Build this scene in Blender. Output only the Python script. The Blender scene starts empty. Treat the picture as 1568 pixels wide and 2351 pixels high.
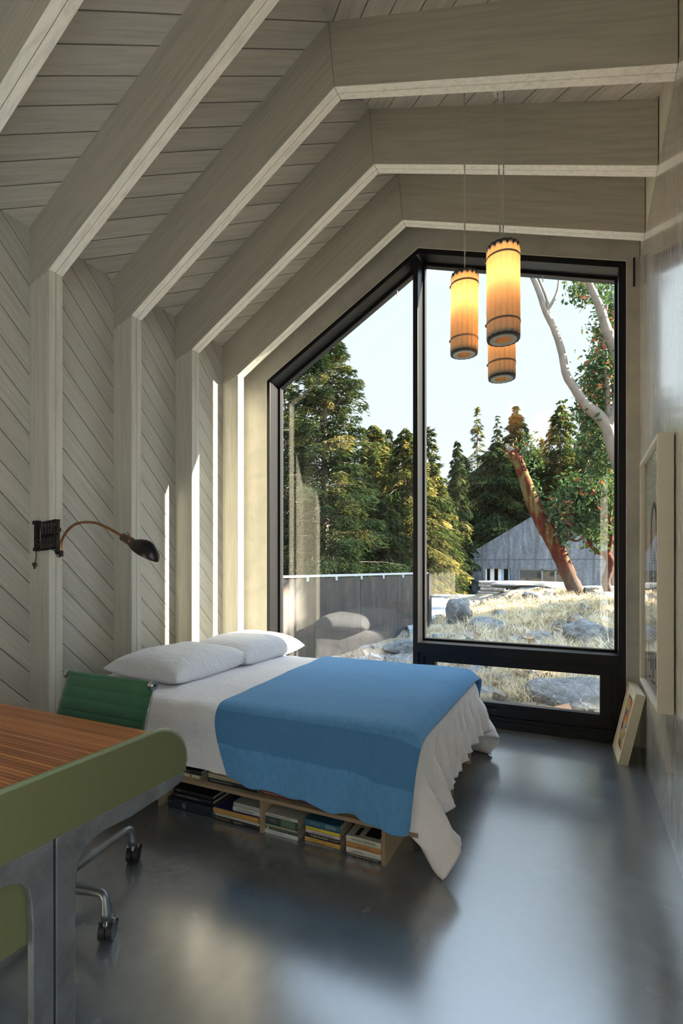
import bpy, bmesh, math, random
import numpy as np
from mathutils import Vector, Matrix, noise as mnoise

random.seed(7)
rng = np.random.default_rng(7)
scn = bpy.context.scene
col = scn.collection

# ------------------------------------------------------------------ camera
TH, F, V0, CX, H = 0.442, 1157.1, 1297.9, 784.0, 1.285
cam_d = bpy.data.cameras.new('camera')
cam = bpy.data.objects.new('camera', cam_d)
col.objects.link(cam)
cam_d.sensor_fit = 'HORIZONTAL'
cam_d.sensor_width = 36.0
cam_d.lens = 36.0 * F / 1568.0
cam_d.shift_y = (V0 - 1175.5) / 1568.0
cam_d.clip_start = 0.05
cam_d.clip_end = 500
cam.location = (0, 0, H)
cam.rotation_euler = (math.pi / 2, 0, TH)
scn.camera = cam

# ------------------------------------------------------------------ view, sky, sun
vs = scn.view_settings
vs.view_transform = 'Standard'
vs.look = 'None'
vs.gamma = 1.0
vs.use_curve_mapping = False
vs.exposure = 0.50

SUN_DIR = Vector((1.0, 0.38, 0.476)).normalized()      # towards the sun: low, ahead and to the right
SKY_GAIN = 1.17

world = bpy.data.worlds.new('sky')
scn.world = world
world.use_nodes = True
wn = world.node_tree
wn.nodes.clear()
w_out = wn.nodes.new('ShaderNodeOutputWorld')
w_bg = wn.nodes.new('ShaderNodeBackground')
w_tc = wn.nodes.new('ShaderNodeTexCoord')
w_sep = wn.nodes.new('ShaderNodeSeparateXYZ')
w_ramp = wn.nodes.new('ShaderNodeValToRGB')
w_ramp.color_ramp.elements[0].position = 0.0
w_ramp.color_ramp.elements[0].color = (0.68, 0.745, 0.78, 1)
w_ramp.color_ramp.elements[1].position = 1.0
w_ramp.color_ramp.elements[1].color = (2.3, 3.0, 3.9, 1)
e = w_ramp.color_ramp.elements.new(0.48)
e.color = (0.60, 0.71, 0.80, 1)
e = w_ramp.color_ramp.elements.new(0.28)
e.color = (0.62, 0.71, 0.765, 1)
wn.links.new(w_tc.outputs['Generated'], w_sep.inputs[0])
wn.links.new(w_sep.outputs['Z'], w_ramp.inputs[0])
wn.links.new(w_ramp.outputs[0], w_bg.inputs['Color'])
w_bg.inputs['Strength'].default_value = SKY_GAIN
# the sky is much brighter on the sun's side, to the right of the house
w_bg2 = wn.nodes.new('ShaderNodeMath'); w_bg2.operation = 'MULTIPLY_ADD'
w_cl = wn.nodes.new('ShaderNodeMath'); w_cl.operation = 'MULTIPLY'; w_cl.use_clamp = True
w_cl.inputs[1].default_value = 1.0
wn.links.new(w_sep.outputs['X'], w_cl.inputs[0])
w_bg2.inputs[1].default_value = 2.4
w_bg2.inputs[2].default_value = SKY_GAIN
w_pw = wn.nodes.new('ShaderNodeMath'); w_pw.operation = 'POWER'; w_pw.inputs[1].default_value = 2.0
wn.links.new(w_cl.outputs[0], w_pw.inputs[0])
wn.links.new(w_pw.outputs[0], w_bg2.inputs[0])
wn.links.new(w_bg2.outputs[0], w_bg.inputs['Strength'])
wn.links.new(w_bg.outputs[0], w_out.inputs[0])

sun_d = bpy.data.lights.new('sun', 'SUN')
sun_d.energy = 40.0
sun_d.angle = math.radians(0.6)
sun_d.color = (1.0, 0.88, 0.70)
sun = bpy.data.objects.new('sun', sun_d)
sun.rotation_euler = SUN_DIR.to_track_quat('Z', 'Y').to_euler()
sun.location = (20, 20, 20)
col.objects.link(sun)


def ray(u, v):
    c, s = math.cos(TH), math.sin(TH)
    a, b = (u - CX) / F, (V0 - v) / F
    return Vector((a * c - s, a * s + c, b))


def at(u, v, Y):
    """point of the place seen at photo pixel (u, v), on the plane y = Y"""
    r = ray(u, v)
    t = Y / r.y
    return Vector((r.x * t, Y, H + r.z * t))


# ------------------------------------------------------------------ object helpers
def tag(o, label=None, cat=None, group=None, kind=None):
    if label: o['label'] = label
    if cat: o['category'] = cat
    if group: o['group'] = group
    if kind: o['kind'] = kind
    return o


WL = {}


def thing(name, loc, label, cat, group=None):
    o = bpy.data.objects.new(name, None)
    o.empty_display_size = 0.05
    col.objects.link(o)
    o.location = loc
    WL[o.name] = Vector(loc)
    return tag(o, label, cat, group)


class MB:
    """collects shapes in world coordinates and links them as one mesh object"""
    def __init__(self):
        self.v = []; self.f = []; self.mi = []; self.cur = 0

    def add(self, vs_, fs_):
        n = len(self.v)
        self.v += [tuple(p) for p in vs_]
        self.f += [tuple(i + n for i in f) for f in fs_]
        self.mi += [self.cur] * len(fs_)
        return self

    def box(self, a, b, M=None):
        x0, y0, z0 = a; x1, y1, z1 = b
        vs_ = [Vector(p) for p in ((x0, y0, z0), (x1, y0, z0), (x1, y1, z0), (x0, y1, z0), (x0, y0, z1), (x1, y0, z1), (x1, y1, z1), (x0, y1, z1))]
        if M: vs_ = [M @ p for p in vs_]
        return self.add(vs_, [(0, 3, 2, 1), (4, 5, 6, 7), (0, 1, 5, 4), (1, 2, 6, 5), (2, 3, 7, 6), (3, 0, 4, 7)])

    def prism(self, poly, axis, a, b, M=None):
        """poly in the plane across the axis; axis 'x': (y,z), 'y': (x,z), 'z': (x,y)"""
        def mk(p, t):
            if axis == 'x': q = (t, p[0], p[1])
            elif axis == 'y': q = (p[0], t, p[1])
            else: q = (p[0], p[1], t)
            return M @ Vector(q) if M else Vector(q)
        n = len(poly)
        vs_ = [mk(p, a) for p in poly] + [mk(p, b) for p in poly]
        fs_ = [tuple(range(n)), tuple(range(2 * n - 1, n - 1, -1))]
        fs_ += [(i, i + n, (i + 1) % n + n, (i + 1) % n) for i in range(n)]
        return self.add(vs_, fs_)

    def tube(self, pts, r, n=10, cap=True, closed=False):
        pts = [Vector(p) for p in pts]
        m = len(pts)
        rs = r if isinstance(r, (list, tuple)) else [r] * m
        up = None; rings = []
        for i, p in enumerate(pts):
            if closed:
                d = pts[(i + 1) % m] - pts[i - 1]
            else:
                d = pts[min(i + 1, m - 1)] - pts[max(i - 1, 0)]
            if d.length < 1e-9: d = Vector((0, 0, 1))
            d.normalize()
            if up is None:
                up = Vector((0, 0, 1)) if abs(d.z) < .9 else Vector((1, 0, 0))
            s = d.cross(up)
            if s.length < 1e-6: s = d.cross(Vector((1, 0, 0)))
            s.normalize(); up = s.cross(d).normalized()
            rings.append([p + (s * math.cos(t) + up * math.sin(t)) * rs[i] for t in [2 * math.pi * k / n for k in range(n)]])
        vs_ = [q for rg in rings for q in rg]; fs_ = []
        for i in range(m - 1 if not closed else m):
            j = (i + 1) % m
            for k in range(n):
                fs_.append((i * n + k, i * n + (k + 1) % n, j * n + (k + 1) % n, j * n + k))
        if cap and not closed:
            fs_.append(tuple(range(n - 1, -1, -1)))
            fs_.append(tuple((m - 1) * n + k for k in range(n)))
        return self.add(vs_, fs_)

    def cyl(self, a, b, r, n=16, r2=None):
        return self.tube([a, b], [r, r if r2 is None else r2], n)

    def lathe(self, prof, c=(0, 0, 0), n=32, M=None, closed=False):
        vs_ = []
        for (r, z) in prof:
            for k in range(n):
                t = 2 * math.pi * k / n
                p = Vector((r * math.cos(t), r * math.sin(t), z))
                if M: p = M @ p
                vs_.append(p + Vector(c))
        m = len(prof); fs_ = []
        for i in range(m if closed else m - 1):
            j = (i + 1) % m
            for k in range(n):
                fs_.append((i * n + k, i * n + (k + 1) % n, j * n + (k + 1) % n, j * n + k))
        return self.add(vs_, fs_)

    def build(self, name, mats, parent=None, smooth=False, bevel=0, seg=2, auto=None):
        me = bpy.data.meshes.new(name)
        off = WL.get(parent.name, Vector((0, 0, 0))) if parent else Vector((0, 0, 0))
        me.from_pydata([tuple(Vector(p) - off) for p in self.v], [], self.f)
        if not isinstance(mats, (list, tuple)): mats = [mats]
        for m_ in mats: me.materials.append(m_)
        me.polygons.foreach_set('material_index', self.mi)
        me.update()
        b = bmesh.new(); b.from_mesh(me)
        bmesh.ops.remove_doubles(b, verts=b.verts, dist=1e-6)
        bmesh.ops.recalc_face_normals(b, faces=b.faces)
        b.to_mesh(me); b.free()
        o = bpy.data.objects.new(name, me)
        col.objects.link(o)
        if parent: o.parent = parent
        WL[o.name] = off
        if smooth or auto is not None:
            me.polygons.foreach_set('use_smooth', [True] * len(me.polygons))
            if auto is not None: me.set_sharp_from_angle(angle=math.radians(auto))
        if bevel:
            md = o.modifiers.new('bevel', 'BEVEL'); md.width = bevel; md.segments = seg
            md.limit_method = 'ANGLE'; md.angle_limit = math.radians(40)
        return o


def mesh_np(name, V, Fq, mat, parent=None, smooth=False, attr=None):
    """V (n,3), Fq (m,k) numpy faces"""
    me = bpy.data.meshes.new(name)
    off = WL.get(parent.name, Vector((0, 0, 0))) if parent else Vector((0, 0, 0))
    V = np.asarray(V, dtype=np.float32) - np.array(off, dtype=np.float32)
    k = Fq.shape[1]
    me.vertices.add(len(V)); me.vertices.foreach_set('co', V.ravel())
    me.loops.add(Fq.size); me.loops.foreach_set('vertex_index', Fq.ravel().astype(np.int32))
    me.polygons.add(len(Fq))
    me.polygons.foreach_set('loop_start', np.arange(0, Fq.size, k, dtype=np.int32))
    me.update(calc_edges=True)
    me.polygons.foreach_set('use_smooth', [smooth] * len(Fq))
    if attr is not None:
        a = me.attributes.new('tone', 'FLOAT', 'FACE'); a.data.foreach_set('value', attr.astype(np.float32))
    me.materials.append(mat)
    o = bpy.data.objects.new(name, me); col.objects.link(o)
    if parent: o.parent = parent
    WL[o.name] = off
    return o


def dup(root, loc=None, rotz=None, scale=None):
    """a copy of a thing, its parts and their sub-parts"""
    r = root.copy(); col.objects.link(r)
    if loc is not None: r.location = loc; WL[r.name] = Vector(loc)
    if rotz is not None: r.rotation_euler = (0, 0, rotz)
    if scale is not None: r.scale = scale if hasattr(scale, '__len__') else (scale,) * 3
    for ch in list(root.children):
        c = ch.copy(); col.objects.link(c); c.parent = r
        for g in ch.children:
            d = g.copy(); col.objects.link(d); d.parent = c
    return r


# ------------------------------------------------------------------ materials
class NT:
    def __init__(self, name):
        self.m = bpy.data.materials.new(name); self.m.use_nodes = True
        self.t = self.m.node_tree; self.t.nodes.clear()
        self.out = self.t.nodes.new('ShaderNodeOutputMaterial')

    def n(self, typ, **kw):
        nd = self.t.nodes.new('ShaderNode' + typ)
        for k, v in kw.items():
            if k in nd.inputs: self.set(nd.inputs[k], v)
            else: setattr(nd, k, v)
        return nd

    def set(self, sock, v):
        if hasattr(v, 'is_output') or isinstance(v, bpy.types.NodeSocket): self.t.links.new(v, sock)
        else:
            if isinstance(v, (tuple, list)) and len(v) == 3 and sock.type == 'RGBA': v = (*v, 1)
            sock.default_value = v

    def math(self, op, a, b=None, c=None, clamp=False):
        nd = self.t.nodes.new('ShaderNodeMath'); nd.operation = op; nd.use_clamp = clamp
        for i, x in enumerate((a, b, c)):
            if x is not None: self.set(nd.inputs[i], x)
        return nd.outputs[0]

    def pos(self, scale=None):
        g = self.t.nodes.new('ShaderNodeTexCoord').outputs['Object']
        if scale is None: return g
        mp = self.t.nodes.new('ShaderNodeMapping'); self.t.links.new(g, mp.inputs[0])
        mp.inputs['Scale'].default_value = scale
        return mp.outputs[0]

    def world(self):
        return self.t.nodes.new('ShaderNodeNewGeometry').outputs['Position']

    def dot(self, vec, d):
        nd = self.t.nodes.new('ShaderNodeVectorMath'); nd.operation = 'DOT_PRODUCT'
        self.set(nd.inputs[0], vec); nd.inputs[1].default_value = d
        return nd.outputs['Value']

    def comb(self, x, y, z):
        nd = self.t.nodes.new('ShaderNodeCombineXYZ')
        for i, q in enumerate((x, y, z)): self.set(nd.inputs[i], q)
        return nd.outputs[0]

    def noise(self, vec, scale, detail=4, rough=.55, dist=0):
        nd = self.t.nodes.new('ShaderNodeTexNoise')
        self.set(nd.inputs['Vector'], vec)
        nd.inputs['Scale'].default_value = scale; nd.inputs['Detail'].default_value = detail
        nd.inputs['Roughness'].default_value = rough; nd.inputs['Distortion'].default_value = dist
        return nd.outputs['Fac']

    def ramp(self, fac, stops):
        nd = self.t.nodes.new('ShaderNodeValToRGB'); self.set(nd.inputs[0], fac)
        el = nd.color_ramp.elements
        while len(el) < len(stops): el.new(.5)
        for i, (p, c) in enumerate(stops):
            el[i].position = p
            el[i].color = (c, c, c, 1) if not hasattr(c, '__len__') else (*c[:3], 1)
        return nd.outputs[0]

    def mix(self, fac, a, b, mode='MIX'):
        nd = self.t.nodes.new('ShaderNodeMix'); nd.data_type = 'RGBA'; nd.blend_type = mode
        self.set(nd.inputs[0], fac); self.set(nd.inputs[6], a); self.set(nd.inputs[7], b)
        return nd.outputs[2]

    def bump(self, h, strength=.3, dist=.01, prev=None):
        nd = self.t.nodes.new('ShaderNodeBump'); self.set(nd.inputs['Height'], h)
        nd.inputs['Strength'].default_value = strength; nd.inputs['Distance'].default_value = dist
        if prev is not None: self.set(nd.inputs['Normal'], prev)
        return nd.outputs[0]

    def pbr(self, color, rough=.5, metal=0, normal=None, **kw):
        b = self.t.nodes.new('ShaderNodeBsdfPrincipled')
        self.set(b.inputs['Base Color'], color); self.set(b.inputs['Roughness'], rough); self.set(b.inputs['Metallic'], metal)
        if normal is not None: self.set(b.inputs['Normal'], normal)
        for k, v in kw.items(): self.set(b.inputs[k.replace('_', ' ')], v)
        self.t.links.new(b.outputs[0], self.out.inputs[0])
        return self.m


def simple(name, color, rough=.5, metal=0, var=.08, scale=12, bump=0, **kw):
    t = NT(name)
    n_ = t.noise(t.pos(), scale, 4)
    c0 = tuple(max(0, q * (1 - var)) for q in color); c1 = tuple(min(1, q * (1 + var)) for q in color)
    c = t.ramp(n_, [(.3, c0), (.7, c1)])
    nm = t.bump(n_, bump, .004) if bump else None
    return t.pbr(c, rough, metal, nm, **kw)


PAINT = (0.55, 0.535, 0.47)


def paint_mat(name, along, across, pitch=None, phase=0.0, color=PAINT, groove=.0036, wear=1.0, rough=.5):
    """painted sawn wood: grain runs with `along`; `across` counts the boards"""
    t = NT(name)
    P = t.world()
    a = t.dot(P, along); b = t.dot(P, across)
    third = Vector(along).cross(Vector(across)).normalized()
    c3 = t.dot(P, tuple(third))
    if pitch:
        q = t.math('DIVIDE', t.math('SUBTRACT', b, phase), pitch)
        idx = t.math('FLOOR', q)
        fr = t.math('FRACT', q)
        edge = t.math('MULTIPLY', t.math('MINIMUM', fr, t.math('SUBTRACT', 1.0, fr)), pitch)
        g = t.math('SUBTRACT', 1.0, t.math('DIVIDE', edge, groove, clamp=True), clamp=True)
        wn_ = t.n('TexWhiteNoise', noise_dimensions='1D'); t.set(wn_.inputs['W'], idx)
        rid = wn_.outputs['Value']
    else:
        g = None; rid = 0.5; idx = 0.0
    gv = t.comb(t.math('MULTIPLY', a, 1.3), t.math('ADD', t.math('MULTIPLY', b, 26.0), t.math('MULTIPLY', idx, 7.3) if pitch else 0.0), t.math('MULTIPLY', c3, 20.0))
    grain = t.noise(gv, 1.6, 8, .65, .6)
    sv = t.comb(t.math('MULTIPLY', a, 9.0), t.math('MULTIPLY', b, 45.0), t.math('ADD', t.math('MULTIPLY', c3, 30.0), t.math('MULTIPLY', rid, 50.0) if pitch else 0.0))
    specks = t.noise(sv, 1.0, 6, .7, .4)
    big = t.noise(P, 1.7, 3)
    lo = tuple(x * .80 for x in color); hi = tuple(min(1, x * 1.08) for x in color)
    c = t.ramp(grain, [(.32, lo), (.55, color), (.8, hi)])
    dirt = t.math('MULTIPLY', t.ramp(specks, [(.60, 0.0), (.72, 1.0)]), t.ramp(big, [(.42, 0.0), (.66, 1.0)]))
    if pitch:
        dirt = t.math('MULTIPLY', dirt, t.ramp(rid, [(.25, .15), (.8, 1.0)]))
    c = t.mix(t.math('MULTIPLY', dirt, .62 * wear), c, (0.19, 0.165, 0.125))
    if pitch:
        tone = t.math('ADD', .90, t.math('MULTIPLY', rid, .16))
        c = t.mix(1.0, c, t.comb(tone, tone, tone), 'MULTIPLY')
        c = t.mix(t.math('MULTIPLY', g, .85), c, (0.10, 0.09, 0.07))
    nm = t.bump(grain, .35 * wear, .004)
    if pitch:
        nm = t.bump(t.math('SUBTRACT', 1.0, g), .8, .006, nm)
    return t.pbr(c, rough, 0, nm)


S2 = 1 / math.sqrt(2)
LL, LR = math.hypot(1, .603), math.hypot(1, .353)
M = {}
M['wall_boards'] = paint_mat('painted_diagonal_boards', (0, S2, -S2), (0, S2, S2), .128, (2.566 + 2.925) * S2, wear=.8)
M['ceil_left'] = paint_mat('painted_ceiling_boards_left', (S2 / LL, S2, S2 * .603 / LL), (-LL * S2, S2, 0), .125, (1.961 + 2.73 * LL) * S2, color=(.62, .59, .51), wear=1.3)
M['ceil_right'] = paint_mat('painted_ceiling_boards_right', (S2 / LR, -S2, -S2 * .353 / LR), (LR * S2, S2, 0), .1275, (3.172 - .308 * LR) * S2, color=(.63, .59, .52), wear=1.1)
aL = Vector((1.586, 0, .961)).normalized(); aR = Vector((1.64, 0, -.566)).normalized()
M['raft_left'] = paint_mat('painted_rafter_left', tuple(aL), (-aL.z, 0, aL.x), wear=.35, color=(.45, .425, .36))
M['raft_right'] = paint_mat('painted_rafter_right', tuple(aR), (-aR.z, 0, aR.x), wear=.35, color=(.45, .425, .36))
M['soffit'] = paint_mat('uplit_whitewashed_edge', (S2, 0, S2), (0, 1, 0), wear=.3, color=(.80, .78, .70))  # pale edge, with light bounced up from below painted into its colour
M['post'] = paint_mat('painted_post', (0, 0, 1), (1, 0, 0), wear=.15, color=(.57, .555, .48))

# polished plaster
def plaster(name, color, rough, streak=(6, 6, 1.2), spec=.5, coat=0.0):
    t = NT(name)
    P = t.world()
    a = t.noise(t.comb(t.math('MULTIPLY', t.dot(P, (1, 0, 0)), streak[0]), t.math('MULTIPLY', t.dot(P, (0, 1, 0)), streak[1]), t.math('MULTIPLY', t.dot(P, (0, 0, 1)), streak[2])), 1.0, 7, .62, .8)
    b = t.noise(P, 2.3, 5, .6, .5)
    f = t.noise(t.comb(t.math('MULTIPLY', t.dot(P, (1, 0, 0)), 30), t.math('MULTIPLY', t.dot(P, (0, 1, 0)), 30), t.math('MULTIPLY', t.dot(P, (0, 0, 1)), 3.0)), 1.0, 6, .7, 1.2)
    k = t.math('ADD', t.math('MULTIPLY', a, .5), t.math('ADD', t.math('MULTIPLY', b, .3), t.math('MULTIPLY', f, .2)))
    c = t.ramp(k, [(.36, tuple(x * (.80 - .18 * (coat > 0)) for x in color)), (.5, color), (.62, tuple(min(1, x * (1.12 + .18 * (coat > 0))) for x in color))])
    r = t.math('ADD', rough, t.math('MULTIPLY', t.math('SUBTRACT', f, .5), .5))
    return t.pbr(c, r, 0, t.bump(t.math('ADD', a, f), .22, .004), Specular_IOR_Level=spec, Coat_Weight=coat, Coat_Roughness=.09)


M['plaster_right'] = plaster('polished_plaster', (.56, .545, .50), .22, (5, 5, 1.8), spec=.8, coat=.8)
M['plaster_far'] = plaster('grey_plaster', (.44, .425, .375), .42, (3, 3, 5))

# polished concrete floor
t = NT('polished_concrete')
P = t.comb(t.dot(t.world(), (1, 0, 0)), t.dot(t.world(), (0, 1, 0)), 3.37)
b1 = t.noise(P, 1.6, 4, .6, 0); b2 = t.noise(P, 4.0, 3, .5, 0); b3 = t.noise(P, 60, 4, .6, 0)
k = t.math('ADD', t.math('MULTIPLY', b1, .5), t.math('MULTIPLY', b2, .5))
c = t.ramp(k, [(.15, (.05, .055, .06)), (.5, (.14, .152, .165)), (.85, (.26, .28, .30))])
r = t.math('ADD', .18, t.math('MULTIPLY', b2, .14))
M['floor'] = t.pbr(c, r, 0, None, Specular_IOR_Level=1.0, Coat_Weight=1.0, Coat_Roughness=.2, Coat_IOR=2.4)

M['black'] = simple('black_aluminium', (.008, .0082, .0095), .38, 0, .1, 20, 0, Specular_IOR_Level=.28)
M['black_deep'] = simple('black_gasket', (.006, .006, .007), .55)
M['wood_stop'] = simple('brown_stop', (.10, .055, .03), .5)

# window glass: clear, with a mirror that grows towards grazing angles
t = NT('window_glass')
lw = t.n('LayerWeight'); lw.inputs['Blend'].default_value = .5
f5 = t.math('POWER', lw.outputs['Facing'], 4.0)
fr = t.math('ADD', .038, t.math('MULTIPLY', f5, .85), clamp=True)
tr = t.n('BsdfTransparent'); tr.inputs[0].default_value = (.975, .985, .98, 1)
gl = t.n('BsdfGlossy'); gl.inputs['Roughness'].default_value = .004; gl.inputs['Color'].default_value = (1, 1, 1, 1)
mx = t.n('MixShader'); t.t.links.new(fr, mx.inputs[0]); t.t.links.new(tr.outputs[0], mx.inputs[1]); t.t.links.new(gl.outputs[0], mx.inputs[2])
t.t.links.new(mx.outputs[0], t.out.inputs[0])
M['glass'] = t.m
t = NT('picture_glass')
lw = t.n('LayerWeight'); lw.inputs['Blend'].default_value = .5
fr = t.math('ADD', .04, t.math('MULTIPLY', t.math('POWER', lw.outputs['Facing'], 5.0), .5), clamp=True)
tr = t.n('BsdfTransparent'); gl = t.n('BsdfGlossy'); gl.inputs['Roughness'].default_value = .01
mx = t.n('MixShader'); t.t.links.new(fr, mx.inputs[0]); t.t.links.new(tr.outputs[0], mx.inputs[1]); t.t.links.new(gl.outputs[0], mx.inputs[2])
t.t.links.new(mx.outputs[0], t.out.inputs[0])
M['pic_glass'] = t.m


def fabric(name, color, rough=.9, scale=350, b=.25, var=.06, sheen=.3, wr=0):
    t = NT(name)
    p = t.pos()
    n1 = t.noise(p, scale, 3, .6); n2 = t.noise(p, 5, 5, .6, .5); n3 = t.noise(p, 40, 5, .65, 1.0)
    c = t.ramp(n2, [(.3, tuple(x * (1 - var) for x in color)), (.7, tuple(min(1, x * (1 + var)) for x in color))])
    nm = t.bump(n1, b, .002)
    if wr:
        cr = t.noise(t.pos((1.0, 2.2, 1.4)), 4.5, 4, .55, 2.2)
        cr = t.math('ABSOLUTE', t.math('SUBTRACT', cr, .5))
        nm = t.bump(t.math('ADD', t.math('MULTIPLY', t.math('POWER', cr, .6), .8), t.math('ADD', n2, t.math('MULTIPLY', n3, .12))), wr, .022, nm)
    return t.pbr(c, rough, 0, nm, Sheen_Weight=sheen, Sheen_Roughness=.5)


M['linen'] = fabric('pale_linen', (.84, .825, .86), .85, 300, .12, .03, .15, .42)
M['pillow'] = fabric('pillow_linen', (.76, .77, .81), .85, 300, .12, .03, .15, .42)
M['green_cloth'] = fabric('green_wool', (.020, .105, .048), .85, 420, .4, .1, .25)
# blue wool blanket with a darker woven band across its hanging end
t = NT('blue_wool')
p = t.world()
n1 = t.noise(p, 260, 4, .7); n2 = t.noise(p, 4, 5, .6); n3 = t.noise(t.comb(t.math('MULTIPLY', t.dot(p, (1, 0, 0)), 60), t.math('MULTIPLY', t.dot(p, (0, 1, 0)), 25), t.math('MULTIPLY', t.dot(p, (0, 0, 1)), 25)), 1, 5, .7, 1)
c = t.ramp(n3, [(.3, (.09, .28, .56)), (.7, (.125, .36, .67))])
uvn = t.n('UVMap')
sv = t.n('SeparateXYZ'); t.t.links.new(uvn.outputs[0], sv.inputs[0])
vv = sv.outputs['Y']
band = t.math('MULTIPLY', t.math('GREATER_THAN', vv, .085), t.math('LESS_THAN', vv, .158))
c = t.mix(t.math('MULTIPLY', band, .6), c, (.06, .20, .43))
M['blue'] = t.pbr(c, .95, 0, t.bump(n3, .45, .006, t.bump(n1, .5, .003)), Sheen_Weight=.45, Sheen_Roughness=.4, Sheen_Tint=(.5, .75, 1.0, 1))

M['ply'] = simple('birch_plywood', (.47, .36, .22), .55, 0, .12, 9, .1)
# plywood edge: fine layers
t = NT('plywood_edge')
p = t.world()
wv = t.math('FRACT', t.math('MULTIPLY', t.dot(p, (0.002, 0, 1)), 360.0))
c = t.mix(t.ramp(wv, [(.3, 0.0), (.6, 1.0)]), (.20, .13, .085), (.36, .26, .17))
M['ply_edge'] = t.pbr(c, .6)
M['mattress'] = fabric('white_mattress', (.6, .6, .58))

# slatted walnut roll top: narrow slats running along x
t = NT('walnut_slats')
p = t.world()
q = t.math('DIVIDE', t.dot(p, (0, 1, 0)), .0145)
idx = t.math('FLOOR', q); frn = t.math('FRACT', q)
wn_ = t.n('TexWhiteNoise', noise_dimensions='1D'); t.set(wn_.inputs['W'], idx)
gv = t.comb(t.math('MULTIPLY', t.dot(p, (1, 0, 0)), 3.0), t.math('ADD', t.math('MULTIPLY', t.dot(p, (0, 1, 0)), 120), t.math('MULTIPLY', idx, 3.7)), 0.0)
gr = t.noise(gv, 1.0, 7, .65, .8)
kk = t.math('ADD', t.math('MULTIPLY', wn_.outputs['Value'], .38), t.math('MULTIPLY', gr, .62))
c = t.ramp(kk, [(.2, (.25, .075, .022)), (.5, (.48, .165, .048)), (.8, (.68, .28, .085))])
gm = t.math('LESS_THAN', t.math('MINIMUM', frn, t.math('SUBTRACT', 1.0, frn)), .09)
c = t.mix(t.math('MULTIPLY', gm, .8), c, (.035, .014, .007))
M['walnut'] = t.pbr(c, .38, 0, t.bump(t.math('ADD', t.math('MULTIPLY', gr, .3), t.math('SUBTRACT', 1.0, gm)), .35, .002), Specular_IOR_Level=.4)
M['desk_green'] = simple('olive_lacquer', (.135, .142, .062), .4, 0, .05, 60, .05)
M['desk_edge'] = simple('sage_edge', (.22, .27, .155), .3, 0, .03, 30)

def castmetal(name, color=(.30, .32, .34), rough=.42, metal=.85):
    t = NT(name); p = t.pos()
    a = t.noise(p, 9, 6, .65, .6); b = t.noise(p, 90, 4, .6)
    c = t.ramp(a, [(.3, tuple(x * .75 for x in color)), (.7, tuple(x * 1.25 for x in color))])
    return t.pbr(c, t.math('ADD', rough - .08, t.math('MULTIPLY', a, .2)), metal, t.bump(b, .08, .002))


M['cast'] = castmetal('cast_aluminium')
M['chrome'] = castmetal('polished_aluminium', (.6, .61, .62), .16, 1)
M['dark_metal'] = castmetal('dark_iron', (.03, .026, .024), .45, .7)
M['shade_metal'] = castmetal('blackened_shade', (.035, .033, .034), .26, .8)
M['brass'] = castmetal('aged_brass', (.42, .21, .09), .3, .95)
M['rubber'] = simple('black_rubber', (.02, .02, .022), .35)
M['white_paint'] = simple('white_frame_paint', (.66, .62, .53), .45, 0, .03)
M['paper'] = simple('cream_paper', (.55, .52, .46), .7, 0, .04)
M['ink'] = simple('black_ink', (.012, .012, .014), .6)
M['cord'] = simple('clear_cord', (.45, .45, .41), .35)
M['gum'] = simple('dark_pages', (.02, .02, .022), .5)

# unseen firs added right of the house to block sun: (x, y, height, radius)
BLOCK = [(9.2, 11.6, 11.5, 3.0, .50), (9.2, 8.7, 5.3, 1.5, .05), (8.0, 6.9, 4.2, 1.3, .05)]
DUV_FOOT, DUV_NEAR = .17, .25

# ================================================================== the room shell
XW, XP, XK, XR = -3.027, -2.846, -1.26, .38          # panelling, post face, ridge, right wall
ZE, ZK, ZR = 3.039, 4.0, 3.434                        # rafter undersides
CE, CK, CR = 3.342, 4.388, 3.795                      # ceiling at the same places
YW, YB = 4.114, -6.6
XKT = -1.30


def struct(mb, name, mat, parent=None, **kw):
    o = mb.build(name, mat, parent, **kw)
    if parent is None: o['kind'] = 'structure'
    return o


struct(MB().box((-3.25, YB - .2, -.12), (.62, YW + .28, 0)), 'floor', M['floor'])
struct(MB().box((-3.2, YB - .2, 0), (XW, YW + .22, CE + .12)), 'wall_left', M['wall_boards'])
# right wall; an unseen opening is added behind the viewer to bring in fill light
mb = MB()
oy0, oy1, oz0, oz1 = -3.2, 0.0, .2, 2.75
mb.box((XR, oy1, 0), (.56, YW + .22, ZR)); mb.box((XR, YB - .2, 0), (.56, oy0, ZR)); mb.box((XR, oy0, 0), (.56, oy1, oz0)); mb.box((XR, oy0, oz1), (.56, oy1, ZR))
struct(mb, 'wall_right', M['plaster_right'])
struct(MB().box((XR + .004, YB - .2, ZR), (.56, YW + .22, CR + .2)), 'trim_1', paint_mat('painted_wall_top', (0, 1, 0), (0, 0, 1), wear=.4, color=(.60, .57, .48)))
mb = MB()
mb.prism([(XW - .17, CE - .104), (XKT, CK), (XKT, CK + .2), (XW - .17, CE + .1)], 'y', YB - .2, YW + .3)
mb.cur = 1
mb.prism([(XKT, CK), (XR + .18, CR - .0636), (XR + .18, CR + .14), (XKT, CK + .2)], 'y', YB - .2, YW + .3)
struct(mb, 'ceiling', [M['ceil_left'], M['ceil_right']])

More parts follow.
